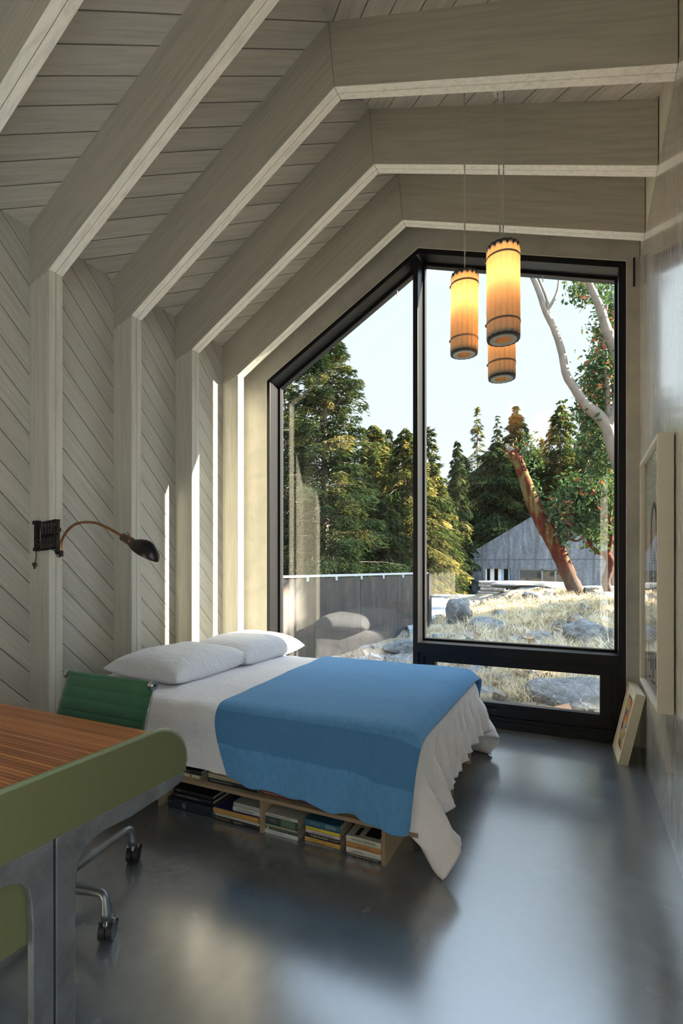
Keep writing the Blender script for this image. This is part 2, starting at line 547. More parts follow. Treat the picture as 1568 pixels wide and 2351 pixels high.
# far wall around the big window
mb = MB()
wl, wk, wr_ = (-2.747, 3.079), (-1.232, 3.956), (.296, 3.450)
y0, y1 = YW, YW + .22
mb.prism([(-3.2, -.1), (wl[0], -.1), wl, (-3.2, 3.25)], 'y', y0, y1)
mb.prism([(-3.2, 3.25), wl, wk, (XKT, CK + .15), (-3.2, CE + .05)], 'y', y0, y1)
mb.prism([wk, wr_, (.38, 3.43), (.38, CR + .1), (XKT, CK + .15)], 'y', y0, y1)
mb.prism([(wr_[0], -.1), (.38, -.1), (.38, 3.43), wr_], 'y', y0, y1)
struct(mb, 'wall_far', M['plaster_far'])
# thin plaster bead round the window opening
mb = MB()
def off_poly(pts, d):
    out = []
    n = len(pts)
    for i in range(n):
        p0, p1, p2 = Vector(pts[i - 1]), Vector(pts[i]), Vector(pts[(i + 1) % n])
        a = (p1 - p0).normalized(); b = (p2 - p1).normalized()
        na, nb = Vector((-a.y, a.x)), Vector((-b.y, b.x))
        m = (na + nb).normalized()
        out.append(tuple(p1 + m * (d / max(.2, m.dot(na)))))
    return out
# window outline, clockwise seen from the room (inside lies to the right of each edge -> offset sign below)
OUT = [(-2.747, 0.0), wl, wk, wr_, (.296, 0.0)]
def ring(mb, outer, inner, ya, yb):
    n = len(outer)
    for i in range(n):
        j = (i + 1) % n
        mb.prism([outer[i], outer[j], inner[j], inner[i]], 'y', ya, yb)
    return mb
bead_in = off_poly(OUT, .006)
O2 = [(-2.753, -.006), (-2.753, wl[1] + .003), (-1.232, 3.963), (.302, 3.455), (.302, -.006)]
ring(mb, O2, OUT, YW - .004, YW + .03)
struct(mb, 'trim_2', simple('plaster_bead', (.62, .60, .52), .5))
struct(MB().box((.34, YW - .012, 3.26), (.352, YW - .001, 3.46)), 'trim_3', M['black_deep'])

# back wall behind the viewer
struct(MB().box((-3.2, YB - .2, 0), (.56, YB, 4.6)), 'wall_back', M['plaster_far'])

# ------------------------------------------------------------------ window
win = bpy.data.objects.new('window_1', None); col.objects.link(win); win.location = (-1.2, YW, 0); WL[win.name] = Vector(win.location)
win['kind'] = 'structure'
GY = 4.29
FR_IN = [(-2.712, .06), (-2.712, 3.054), (-1.232, 3.912), (.250, 3.418), (.250, .06)]
mb = MB(); ring(mb, OUT, FR_IN, YW - .002, YW + .19)
mb.build('outer_frame', M['black'], win, bevel=.002)
# inner glazing stops
def stop(inner, w, name, mat, ya=GY - .03, yb=GY + .03):
    mb = MB(); ring(mb, inner, off_poly(inner, -w), ya, yb); return mb.build(name, mat, win)
def head(x):      # underside of the frame head
    return 3.054 + (x + 2.712) * (3.912 - 3.054) / 1.48 if x < -1.232 else 3.912 + (x + 1.232) * (3.418 - 3.912) / 1.482
LP = [(-2.712, .06), (-2.712, 3.054), (-1.278, head(-1.278)), (-1.278, .06)]
RP = [(-1.235, .635), (-1.235, head(-1.235)), (.250, 3.418), (.250, .635)]
stop(LP, .022, 'glazing_stop', M['black'])
stop(RP, .018, 'glazing_stop', M['black'])
MB().box((-1.278, YW - .002, .06), (-1.235, YW + .19, head(-1.278))).build('mullion', M['black'], win, bevel=.002)
MB().box((-1.235, YW - .002, .553), (.250, YW + .19, .635)).build('transom', M['black'], win, bevel=.002)
def poly_in(p, w): return off_poly(p, -w)
for pane in (LP, RP):
    MB().prism(off_poly(pane, -.01), 'y', GY - .004, GY + .004).build('glass_pane', M['glass'], win)
# opening sash below the transom
SO = [(-1.235, .06), (-1.235, .553), (.250, .553), (.250, .06)]
SI = [(-1.19, .085), (-1.19, .525), (.215, .525), (.215, .085)]
SG = [(-1.095, .19), (-1.095, .478), (.132, .478), (.132, .19)]
mb = MB(); ring(mb, SO, SI, YW + .012, YW + .19); mb.build('sash_surround', M['black'], win, bevel=.002)
mb = MB(); ring(mb, SI, SG, YW + .03, YW + .10); sash = mb.build('sash', M['black'], win, bevel=.003)
MB().box((-1.10, YW + .06, .18), (.14, YW + .066, .485)).build('sash_glass', M['glass'], win)
mb = MB().box((-.72, YW + .012, .135), (-.60, YW + .03, .15)); mb.cyl((-.62, YW - .004, .1425), (-.62, YW + .03, .1425), .008); mb.box((-.625, YW - .012, .136), (-.60, YW - .002, .149))
mb.build('sash_handle', M['black'], sash, bevel=.001)
# small drip clips under the window head
mb = MB()
for (u, v) in ((912, 672), (1246, 638)):
    q = at(u, v, GY - .02); mb.box((q.x - .003, q.y, q.z - .03), (q.x + .003, q.y + .004, q.z + .02))
mb.build('clip', simple('pale_clip', (.7, .7, .7)), win)

# ------------------------------------------------------------------ portal frames: post + rafter + ridge rafter
sL, sR = .961 / 1.586, -(.566) / 1.64
TK = .088
fr_labels = {3: 'timber frame standing closest to the big window, painted pale grey',
             2: 'second timber frame counted from the big window, its post lit by sun',
             1: 'third timber frame from the window, its post behind the lamp shade',
             0: 'fourth timber frame from the window, its post carrying the scissor lamp',
             -1: 'nearest timber frame, only its rafter crossing the top left corner'}
for k_ in range(3, -14, -1):
    ya = 1.959 + .6096 * k_
    root = thing('timber_frame', (XP, ya, 0), fr_labels.get(k_, 'timber frame behind the viewer, outside the picture'), 'timber frame', 'painted timber frames')
    half = TK / 2
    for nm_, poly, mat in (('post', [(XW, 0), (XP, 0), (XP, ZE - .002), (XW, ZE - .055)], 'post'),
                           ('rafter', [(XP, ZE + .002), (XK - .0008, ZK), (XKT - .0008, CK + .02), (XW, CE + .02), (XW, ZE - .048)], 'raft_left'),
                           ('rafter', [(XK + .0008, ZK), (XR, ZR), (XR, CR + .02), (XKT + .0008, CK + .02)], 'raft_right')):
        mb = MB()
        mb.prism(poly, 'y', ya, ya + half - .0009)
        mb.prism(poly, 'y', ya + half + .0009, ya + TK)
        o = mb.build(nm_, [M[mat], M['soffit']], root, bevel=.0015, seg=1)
        if nm_ == 'rafter':      # paler sawn underside, whitened further to carry light from below
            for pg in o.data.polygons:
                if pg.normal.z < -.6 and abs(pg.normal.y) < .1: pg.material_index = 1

# ================================================================== outside
def terrain(x, y):
    y = np.asarray(y, float); x = np.asarray(x, float)
    z = np.interp(y, [4.3, 5, 6.2, 8, 10.5, 12.5, 14.5, 17, 22, 30, 60], [-.02, .05, .22, .33, .46, .55, .66, .45, -.1, -.6, -.6])
    left = 1 / (1 + np.exp((x + .9 + .12 * (y - 6)) * 2.4))          # lower on the left, by the path
    z = z * (1 - .55 * left)
    und = (np.sin(x * 1.3 + y * .7) * .05 + np.sin(x * 2.9 - y * 1.9 + 1) * .035 + np.sin(x * .5 + 2) * .06)
    z = z + und * np.clip((y - 4.6) / 2, 0, 1) * (1 - .6 * left)
    return z


nx, ny = 260, 240
gx = np.linspace(-26, 26, nx); gx = np.sign(gx) * (np.abs(gx) / 26) ** 1.7 * 26
gy = 4.33 + (np.linspace(0, 1, ny) ** 1.9) * 62
X_, Y_ = np.meshgrid(gx, gy, indexing='ij')
Z_ = terrain(X_, Y_)
for i in range(nx):
    for j in range(ny):
        if Y_[i, j] < 20 and abs(X_[i, j]) < 9:
            p_ = Vector((X_[i, j], Y_[i, j], 0))
            Z_[i, j] += .10 * mnoise.fractal(p_ * 1.6, .8, 2.1, 4) * min(1, (Y_[i, j] - 4.3) / 1.5)
V_ = np.stack([X_, Y_, Z_], -1).reshape(-1, 3)
I_ = np.arange(nx * ny).reshape(nx, ny)
Fq = np.stack([I_[:-1, :-1], I_[1:, :-1], I_[1:, 1:], I_[:-1, 1:]], -1).reshape(-1, 4)
t = NT('dry_ground')
p = t.world()
a = t.noise(p, 1.1, 6, .65, .5); b = t.noise(p, 9, 8, .75, .8); d = t.noise(p, 45, 5, .7)
c = t.ramp(t.math('ADD', t.math('MULTIPLY', b, .6), t.math('MULTIPLY', d, .4)), [(.36, (.075, .062, .05)), (.47, (.24, .19, .125)), (.56, (.42, .35, .235)), (.66, (.60, .54, .42))])
c2 = t.ramp(b, [(.35, (.12, .12, .12)), (.6, (.34, .35, .36))])
c = t.mix(t.ramp(a, [(.50, 0.0), (.58, 1.0)]), c, c2)
M['ground'] = t.pbr(c, .95, 0, t.bump(t.math('ADD', b, d), .9, .04))
gnd = mesh_np('ground', V_, Fq, M['ground'], None, True)
gnd['kind'] = 'structure'


def ground_z(x, y):
    i = min(max(int(np.searchsorted(gx, x)), 1), nx - 1); j = min(max(int(np.searchsorted(gy, y)), 1), ny - 1)
    fx = (x - gx[i - 1]) / (gx[i] - gx[i - 1]); fy = (y - gy[j - 1]) / (gy[j] - gy[j - 1])
    return float((Z_[i - 1, j - 1] * (1 - fx) + Z_[i, j - 1] * fx) * (1 - fy) + (Z_[i - 1, j] * (1 - fx) + Z_[i, j] * fx) * fy)


# rocks
t = NT('grey_rock')
p = t.world()
a = t.noise(p, 3, 7, .7, .8); b = t.noise(p, 22, 7, .7, .6)
c = t.ramp(t.math('ADD', t.math('MULTIPLY', a, .5), t.math('MULTIPLY', b, .5)), [(.34, (.055, .058, .062)), (.5, (.165, .17, .175)), (.64, (.36, .37, .37))])
moss = t.math('MULTIPLY', t.ramp(t.noise(p, 5, 5, .6), [(.58, 0.0), (.68, 1.0)]), .6)
c = t.mix(moss, c, (.13, .12, .045))
M['rock'] = t.pbr(c, .85, 0, t.bump(t.math('ADD', a, b), .8, .05))
M['pale_rock'] = simple('pale_rock', (.15, .15, .148), .9, 0, .25, 9, .5)


def rock(name, c, size, seed, label, mat='rock', group=None, flat=.0, rz=0, tilt=(0, 0)):
    b = bmesh.new(); bmesh.ops.create_icosphere(b, subdivisions=4, radius=1)
    R = random.Random(seed)
    planes = [(Vector((R.gauss(0, 1), R.gauss(0, 1), R.gauss(0, .8))).normalized(), R.uniform(.55, .9)) for _ in range(13)]
    planes.append((Vector((0, 0, 1)), .75 - flat))
    rot = Matrix.Rotation(rz, 3, 'Z') @ Matrix.Rotation(tilt[0], 3, 'X') @ Matrix.Rotation(tilt[1], 3, 'Y')
    sd = Vector((seed * 3.1, seed * 1.7, 0))
    for v in b.verts:
        q = v.co.copy()
        for n_, d_ in planes:
            k_ = q.dot(n_)
            if k_ > d_: q -= n_ * (k_ - d_) * .93
        q += q.normalized() * .07 * mnoise.fractal(q * 2.2 + sd, .9, 2.1, 5)
        v.co = rot @ Vector((q.x * size[0], q.y * size[1], q.z * size[2]))
    me = bpy.data.meshes.new(name); b.to_mesh(me); b.free(); me.materials.append(M[mat])
    me.polygons.foreach_set('use_smooth', [True] * len(me.polygons)); me.set_sharp_from_angle(angle=math.radians(28))
    o = bpy.data.objects.new(name, me); o.location = c; col.objects.link(o)
    return tag(o, label, 'rock', group)


def rk(u, v, Y, size, seed, label, mat='rock', sink=.25, **kw):
    q = at(u, v, Y)
    z = ground_z(q.x, q.y)
    return rock('rock', (q.x, q.y, z + size[2] * (.5 - sink)), size, seed, label, mat, 'rocks outside the window', **kw)


rock('rock', (.02, 5.05, -.02), (.56, .42, .30), 3, 'big flat dark rock slab right outside the low window sash', 'rock', 'rocks outside the window', .12, .12, (.42, 0))
rock('rock', (-.85, 5.05, -.06), (.26, .25, .22), 8, 'pale broken rock left of the slab in the low sash', 'rock', 'rocks outside the window', .1, .3, (.5, 0))
rk(1350, 1470, 7.3, (.36, .3, .22), 11, 'pointed grey boulder at the lower right corner of the upper pane', tilt=(.1, .3))
rk(1245, 1458, 7.6, (.26, .22, .15), 12, 'rounded grey boulder left of the pointed one, above the transom')
rk(1228, 1478, 6.8, (.12, .1, .07), 13, 'small bluish white rock just above the transom', 'pale_rock')
rk(1120, 1440, 8.3, (.40, .34, .20), 14, 'dark cracked rock in the dry grass below the woodpile')
rk(1058, 1418, 9.4, (.30, .34, .40), 15, 'tall outcrop at the right edge of the pale slab')
rk(1150, 1416, 9.6, (.17, .2, .16), 16, 'brown angular block in the grass above the dark cracked rock', tilt=(.3, .4))
rk(1222, 1378, 11.5, (.26, .2, .13), 17, 'small round rock left of the leaning tree foot', 'pale_rock')
rk(1356, 1370, 12.2, (.22, .16, .16), 18, 'white wedge of rock right of the leaning tree foot', 'pale_rock', tilt=(0, .5))
rk(1384, 1380, 11.6, (.30, .22, .18), 19, 'bluish boulder beneath the small forked tree')
rk(1245, 1352, 14.6, (1.35, .7, .20), 20, 'long bare rock dome on the crest left of the leaning tree', 'pale_rock', flat=.2)
rk(1385, 1345, 15.0, (1.1, .6, .17), 21, 'long bare rock dome on the crest behind the small forked tree', 'pale_rock', flat=.2)
rk(1290, 1408, 10.2, (.32, .24, .09), 22, 'low grey slab half buried in the grass')
rk(1240, 1420, 9.3, (.20, .16, .09), 23, 'flat stone in the middle of the dry grass')
rk(1270, 1491, 6.3, (.26, .2, .10), 24, 'dark red brown rock touching the transom line')
rk(930, 1475, 6.4, (.34, .3, .14), 25, 'bluish stone seen through the left pane beside the mullion')
rk(915, 1508, 5.7, (.26, .26, .12), 26, 'bluish stone low in the left pane above the blanket')
rk(1010, 1460, 7.2, (.2, .2, .1), 27, 'grey stone right of the mullion')
rk(1060, 1478, 6.6, (.16, .14, .07), 28, 'small grey stone right of the mullion at the pane bottom')
rk(1000, 1364, 15.5, (.8, .5, .16), 29, 'low tan rock beyond the pale slab', 'pale_rock', flat=.2)

# scattered rubble and bark: nobody could count it
mb_v, mb_f = [], []
for _ in range(2600):
    y_ = 4.6 + rng.random() ** 1.4 * 9; x_ = -3.2 + rng.random() * 6.5
    if y_ < 5.6 and rng.random() < .3: continue
    if y_ < 9 and x_ < -3.25 + (y_ - 4.6) * .2075 + .2: continue
    s_ = .012 + rng.random() ** 3 * .07
    z_ = ground_z(x_, y_)
    n0 = len(mb_v)
    A = rng.normal(size=(3, 3)); Q, _r = np.linalg.qr(A)
    sc = np.array([1, .7 + rng.random() * .3, .35 + rng.random() * .3]) * s_
    for sx in (-1, 1):
        for sy in (-1, 1):
            for sz in (-1, 1):
                mb_v.append((Q @ (np.array([sx, sy, sz]) * sc * (.7 + .3 * rng.random(3)))) + (x_, y_, z_ + s_ * .2))
    for f in ((0, 1, 3, 2), (4, 6, 7, 5), (0, 4, 5, 1), (2, 3, 7, 6), (0, 2, 6, 4), (1, 5, 7, 3)): mb_f.append([q + n0 for q in f])
t = NT('rubble'); at_ = t.n('Attribute'); at_.attribute_name = 'tone'
M['rubble'] = t.pbr(t.ramp(at_.outputs['Fac'], [(.2, (.05, .05, .05)), (.45, (.30, .30, .31)), (.62, (.16, .12, .09)), (.8, (.26, .15, .09)), (.95, (.42, .40, .36))]), .9)
tones = np.repeat(rng.random(len(mb_f) // 6), 6)
rb = mesh_np('rubble', np.array(mb_v), np.array(mb_f), M['rubble'], None, False, tones)
tag(rb, 'broken stones and bark littering the dry slope outside', 'rubble', kind='stuff')

# dry grass
def grass(name, cx, cy, rx, ry, n, hgt, label, seed, spread=.9):
    g = np.random.default_rng(seed)
    th_ = g.random(n) * 2 * np.pi; rr = np.sqrt(g.random(n))
    x = cx + np.cos(th_) * rr * rx; y = cy + np.sin(th_) * rr * ry
    clump = np.array([mnoise.noise(Vector((a_ * 2.3, b_ * 2.3, seed))) for a_, b_ in zip(x, y)])
    keep = (clump > g.normal(-.08, .18, n)) & (y > 4.5) & ((x > -3.25 + (y - 4.6) * .2075 + .25) | (y > 9))
    x, y = x[keep], y[keep]; n = len(x)
    z = np.array([ground_z(a_, b_) for a_, b_ in zip(x, y)]) - .01
    az = clump[keep] * 9 + g.normal(0, .9, n); L = hgt * (.5 + g.random(n)); w = .0022 + g.random(n) * .003 + np.clip(y - 7, 0, 9) * .00045
    lean = spread * (.4 + g.random(n))
    base = np.stack([x, y, z], -1)
    dirh = np.stack([np.cos(az), np.sin(az), np.zeros(n)], -1)
    side = np.stack([-np.sin(az), np.cos(az), np.zeros(n)], -1)
    vs_, fs_ = [], []
    levels = [0, .4, .75, 1.0]
    V = []
    for q in levels:
        pnt = base + dirh * (L * lean * q ** 1.6)[:, None] + np.array([0, 0, 1]) * (L * (q - .55 * lean * q ** 2.2))[:, None]
        ww = (w * (1 - q * .85))[:, None]
        V += [pnt - side * ww, pnt + side * ww]
    V = np.stack(V, 1).reshape(-1, 3)
    i0 = (np.arange(n) * 8)[:, None]
    Fq = np.concatenate([np.stack([i0 + 2 * k, i0 + 2 * k + 1, i0 + 2 * k + 3, i0 + 2 * k + 2], -1) for k in range(3)], 1).reshape(-1, 4)
    tn = np.repeat(g.random(n), 3)
    o = mesh_np(name, V, Fq, M['straw'], None, False, tn)
    return tag(o, label, 'dry grass', kind='stuff')


t = NT('straw'); at_ = t.n('Attribute'); at_.attribute_name = 'tone'
cc = t.ramp(at_.outputs['Fac'], [(0, (.32, .235, .13)), (.4, (.56, .46, .28)), (.75, (.72, .63, .44)), (1, (.82, .77, .62))])
df = t.n('BsdfDiffuse'); tl = t.n('BsdfTranslucent'); mx = t.n('MixShader'); mx.inputs[0].default_value = .35
t.t.links.new(cc, df.inputs[0]); t.t.links.new(cc, tl.inputs[0]); t.t.links.new(df.outputs[0], mx.inputs[1]); t.t.links.new(tl.outputs[0], mx.inputs[2]); t.t.links.new(mx.outputs[0], t.out.inputs[0])
M['straw'] = t.m
grass('dry_grass', .2, 8.4, 3.0, 2.4, 30000, .19, 'dry straw coloured grass covering the middle of the slope', 1)
grass('dry_grass', .5, 11.3, 3.2, 1.7, 20000, .17, 'dry grass on the upper slope around the leaning tree', 2)
grass('dry_grass', -.55, 5.7, 1.5, .9, 16000, .15, 'dry grass seen through the low window sash', 3)
grass('dry_grass', -1.0, 9.1, .8, .8, 6000, .24, 'long pale grass hanging over the outcrop beside the slab', 4, 1.2)
grass('dry_grass', .55, 5.35, .35, .3, 700, .26, 'pale grass tuft hanging over the flat rock slab', 5, 1.3)

# pale path slab on the left
mb = MB(); A_, B_ = at(985, 1424, 9.3), at(1026, 1408, 10.2)
zs = .30
def gp(u, v): 
    r = ray(u, v); tt = (zs - H) / r.z; return (r.x * tt, r.y * tt)
poly = [gp(940, 1446), gp(1028, 1404), gp(1062, 1371), gp(990, 1369), gp(900, 1372)]
mb.prism(poly, 'z', zs - .22, zs)
o = mb.build('garden_path', simple('pale_concrete', (.24, .255, .27), .8, 0, .08, 3, .1)); o['kind'] = 'structure'
# dark steel screen wall outside the left pane
wp0, wp1 = Vector((-3.25, 4.6)), Vector((-2.42, 8.6))
fw = thing('steel_screen_wall', (wp1.x, wp1.y, 0), 'dark rusty steel screen wall outside the left pane with a pale rail on top', 'wall')
dv = (wp1 - wp0); Lw = dv.length; ang = math.atan2(dv.y, dv.x)
Mw = Matrix.Translation((wp0.x, wp0.y, 0)) @ Matrix.Rotation(ang, 4, 'Z')
t = NT('weathered_steel')
p = t.world()
a = t.noise(t.comb(t.math('MULTIPLY', t.dot(p, (1, 0, 0)), 4), t.math('MULTIPLY', t.dot(p, (0, 1, 0)), 4), t.math('MULTIPLY', t.dot(p, (0, 0, 1)), .8)), 1, 6, .65, .6); b = t.noise(p, 9, 6, .7)
c = t.ramp(t.math('ADD', t.math('MULTIPLY', a, .6), t.math('MULTIPLY', b, .4)), [(.35, (.022, .021, .022)), (.52, (.05, .045, .045)), (.66, (.11, .085, .07))])
M['steel'] = t.pbr(c, .55, .1, t.bump(b, .2, .004))
npan = 4
for i in range(npan):
    MB().box((Lw * i / npan + .004, -.02, -.3), (Lw * (i + 1) / npan - .004, .02, 1.12), Mw).build('steel_panel', M['steel'], fw, bevel=.003)
MB().box((Lw, -.05, -.3), (Lw + .09, .05, 1.15), Mw).build('end_post', M['steel'], fw, bevel=.004)
rail = MB().box((-.1, -.03, 1.135), (Lw, .03, 1.165), Mw).build('top_rail', simple('zinc', (.45, .5, .55), .35, .4), fw)
for i in range(7):
    x_ = Lw * (i + .5) / 7
    MB().box((x_ - .02, -.035, 1.085), (x_ + .02, -.021, 1.135), Mw).build('rail_bracket', simple('zinc_clip', (.4, .45, .5), .4, .4) if i == 0 else bpy.data.materials['zinc_clip'], fw)

# ------------------------------------------------------------------ house across the slope
YH = 27.0
hw = thing('house', tuple(at(1250, 1365, YH)), 'grey panelled gabled house beyond the slope, behind the leaning tree', 'house')
pA, pB, pC = at(1083, 1270, YH), at(1232, 1181, YH), at(1450, 1283, YH)
zb = at(1083, 1372, YH).z - .6
t = NT('grey_cladding')
p = t.world()
xx = t.dot(p, (1, 0, 0)); zz = t.dot(p, (0, 0, 1))
st = t.noise(t.comb(t.math('MULTIPLY', xx, 5), 0.0, t.math('MULTIPLY', zz, .7)), 1, 6, .7, .4); mt = t.noise(p, 7, 5, .7)
c = t.ramp(t.math('ADD', t.math('MULTIPLY', st, .65), t.math('MULTIPLY', mt, .35)), [(.36, (.05, .064, .088)), (.5, (.10, .125, .165)), (.64, (.20, .245, .31))])
x0_ = at(1167.5, 1300, YH).x; pw = at(1230, 1300, YH).x - x0_
q = t.math('FRACT', t.math('ADD', t.math('DIVIDE', t.math('SUBTRACT', xx, x0_), pw), .5))
jn = t.math('SUBTRACT', 1.0, t.math('DIVIDE', t.math('ABSOLUTE', t.math('SUBTRACT', q, .5)), .05), clamp=True)
c = t.mix(t.math('MULTIPLY', t.ramp(jn, [(.0, 0.0), (.4, 1.0)]), .6), c, (.055, .055, .06))
zj = at(1165, 1285, YH).z
jh = t.math('LESS_THAN', t.math('ABSOLUTE', t.math('SUBTRACT', zz, zj)), .025)
c = t.mix(t.math('MULTIPLY', jh, .7), c, (.04, .04, .045))
M['clad'] = t.pbr(c, .7)
# facade with the two openings cut out by building it from strips
d0, d1 = at(1114, 1306, YH), at(1172, 1360, YH)
e0, e1 = at(1191, 1307, YH), at(1300, 1352, YH)
def roof_z(x): return pA.z + (x - pA.x) * (pB.z - pA.z) / (pB.x - pA.x) if x < pB.x else pB.z + (x - pB.x) * (pC.z - pB.z) / (pC.x - pB.x)
mb = MB(); th_ = .3
def strip(xa, xb, za=None):
    za = zb if za is None else za
    pts = [(xa, za), (xb, za), (xb, roof_z(xb))]
    if xa < pB.x < xb: pts.append((pB.x, pB.z))
    pts.append((xa, roof_z(xa)))
    mb.prism(pts, 'y', YH, YH + th_)
strip(pA.x, d0.x); strip(d0.x, d1.x, d0.z); strip(d1.x, e0.x); strip(e0.x, e1.x, e0.z); strip(e1.x, pC.x)
mb.box((d0.x, YH, zb), (d1.x, YH + th_, d1.z - .25)); mb.box((e0.x, YH, zb), (e1.x, YH + th_, e1.z - .15))
mb.build('gable_wall', M['clad'], hw)
mb = MB()
mb.prism([(pA.x, pA.z), (pB.x, pB.z), (pB.x, pB.z + .04), (pA.x - .05, pA.z + .02)], 'y', YH - .02, YH + 4)
mb.prism([(pB.x, pB.z), (pC.x, pC.z), (pC.x, pC.z + .04), (pB.x, pB.z + .04)], 'y', YH - .02, YH + 4)
mb.build('roof', M['clad'], hw)
MB().box((pA.x, YH + .3, zb), (pA.x + .2, YH + 4, pA.z)).build('side_wall', M['clad'], hw)
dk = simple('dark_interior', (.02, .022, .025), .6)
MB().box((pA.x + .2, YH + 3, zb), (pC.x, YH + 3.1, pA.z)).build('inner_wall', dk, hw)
dr = MB().box((d0.x, YH + .1, d1.z - .25), (d0.x + .06, YH + .2, d0.z)).build('doorway', simple('white_stud', (.6, .66, .7), .7), hw)
for i, (a_, w_, mt_) in enumerate(((.18, .16, 'w'), (.50, .12, 'w'), (.62, .1, 'b'), (.9, .07, 'b'))):
    xa = d0.x + (d1.x - d0.x) * a_
    MB().box((xa, YH + .12, d1.z - .25), (xa + (d1.x - d0.x) * w_, YH + .22, d0.z)).build('stud', simple('white_stud_%d' % i, (.62, .68, .72) if mt_ == 'w' else (.25, .42, .62), .7), dr)
wf = MB()
fo = [(e0.x, e1.z - .15), (e0.x, e0.z), (e1.x, e0.z), (e1.x, e1.z - .15)]
ring(wf, fo, off_poly(fo, -.05), YH + .05, YH + .12)
for fx in (.5, .78):
    xm = e0.x + (e1.x - e0.x) * fx; wf.box((xm - .04, YH + .05, e1.z - .15), (xm + .04, YH + .12, e0.z))
wo = wf.build('window_frame', simple('grey_window_frame', (.16, .2, .23), .5), hw)
MB().box((e0.x, YH + .08, e1.z - .15), (e1.x, YH + .1, e0.z)).build('pane', simple('dark_reflecting_glass', (.01, .014, .016), .05, Specular_IOR_Level=1.0), wo)

# wood pile in front of it
q = at(1135, 1364, 15.5); zq = ground_z(q.x, q.y)
zq = max(zq, at(1135, 1372, 15.5).z)
wpile = thing('log_pile', (q.x, q.y, zq), 'small stack of weathered pale logs in front of the far house doorway', 'log pile')
M['old_wood'] = simple('weathered_log', (.36, .33, .30), .9, 0, .45, 14, .4)
Rl = random.Random(4)
for r_ in range(4):
    for k_ in range(3):
        yy = q.y + (k_ - 1) * .12; zz_ = zq + .05 + r_ * .1
        x_0 = q.x - .42 + Rl.uniform(-.06, .06); x_1 = q.x + .36 + Rl.uniform(-.08, .08)
        MB().tube([(x_0, yy, zz_), ((x_0 + x_1) / 2, yy + Rl.uniform(-.02, .02), zz_ + Rl.uniform(-.012, .012)), (x_1, yy, zz_ + Rl.uniform(-.01, .01))], [.05 + Rl.uniform(-.008, .006), .052, .048], 9).build('log', M['old_wood'], wpile, smooth=False)

# ================================================================== pendant lamps
def ceil_z(x): return CK + (x - XKT) * (CR - CK) / (XR - XKT)


t = NT('pleated_shade')
p = t.world()
df = t.n('BsdfDiffuse'); df.inputs[0].default_value = (.76, .68, .56, 1)
tl = t.n('BsdfTranslucent'); tl.inputs[0].default_value = (.93, .76, .54, 1)
mx = t.n('MixShader'); mx.inputs[0].default_value = .55
t.t.links.new(df.outputs[0], mx.inputs[1]); t.t.links.new(tl.outputs[0], mx.inputs[2]); t.t.links.new(mx.outputs[0], t.out.inputs[0])
M['shade'] = t.m
M['band'] = simple('grey_strap', (.20, .17, .14), .5)
M['capdark'] = simple('charcoal_cap', (.035, .038, .05), .45)
M['capring'] = simple('grey_ring', (.42, .43, .38), .5)
t = NT('bulb')
em = t.n('Emission'); em.inputs[0].default_value = (1.0, .62, .28, 1); em.inputs[1].default_value = 14
t.t.links.new(em.outputs[0], t.out.inputs[0]); M['bulb'] = t.m
t = NT('frosted_opal')
df = t.n('BsdfTranslucent'); df.inputs[0].default_value = (.98, .85, .65, 1); d2 = t.n('BsdfDiffuse'); d2.inputs[0].default_value = (.8, .6, .4, 1)
mx = t.n('MixShader'); mx.inputs[0].default_value = .4
t.t.links.new(df.outputs[0], mx.inputs[1]); t.t.links.new(d2.outputs[0], mx.inputs[2]); t.t.links.new(mx.outputs[0], t.out.inputs[0])
M['opal'] = t.m


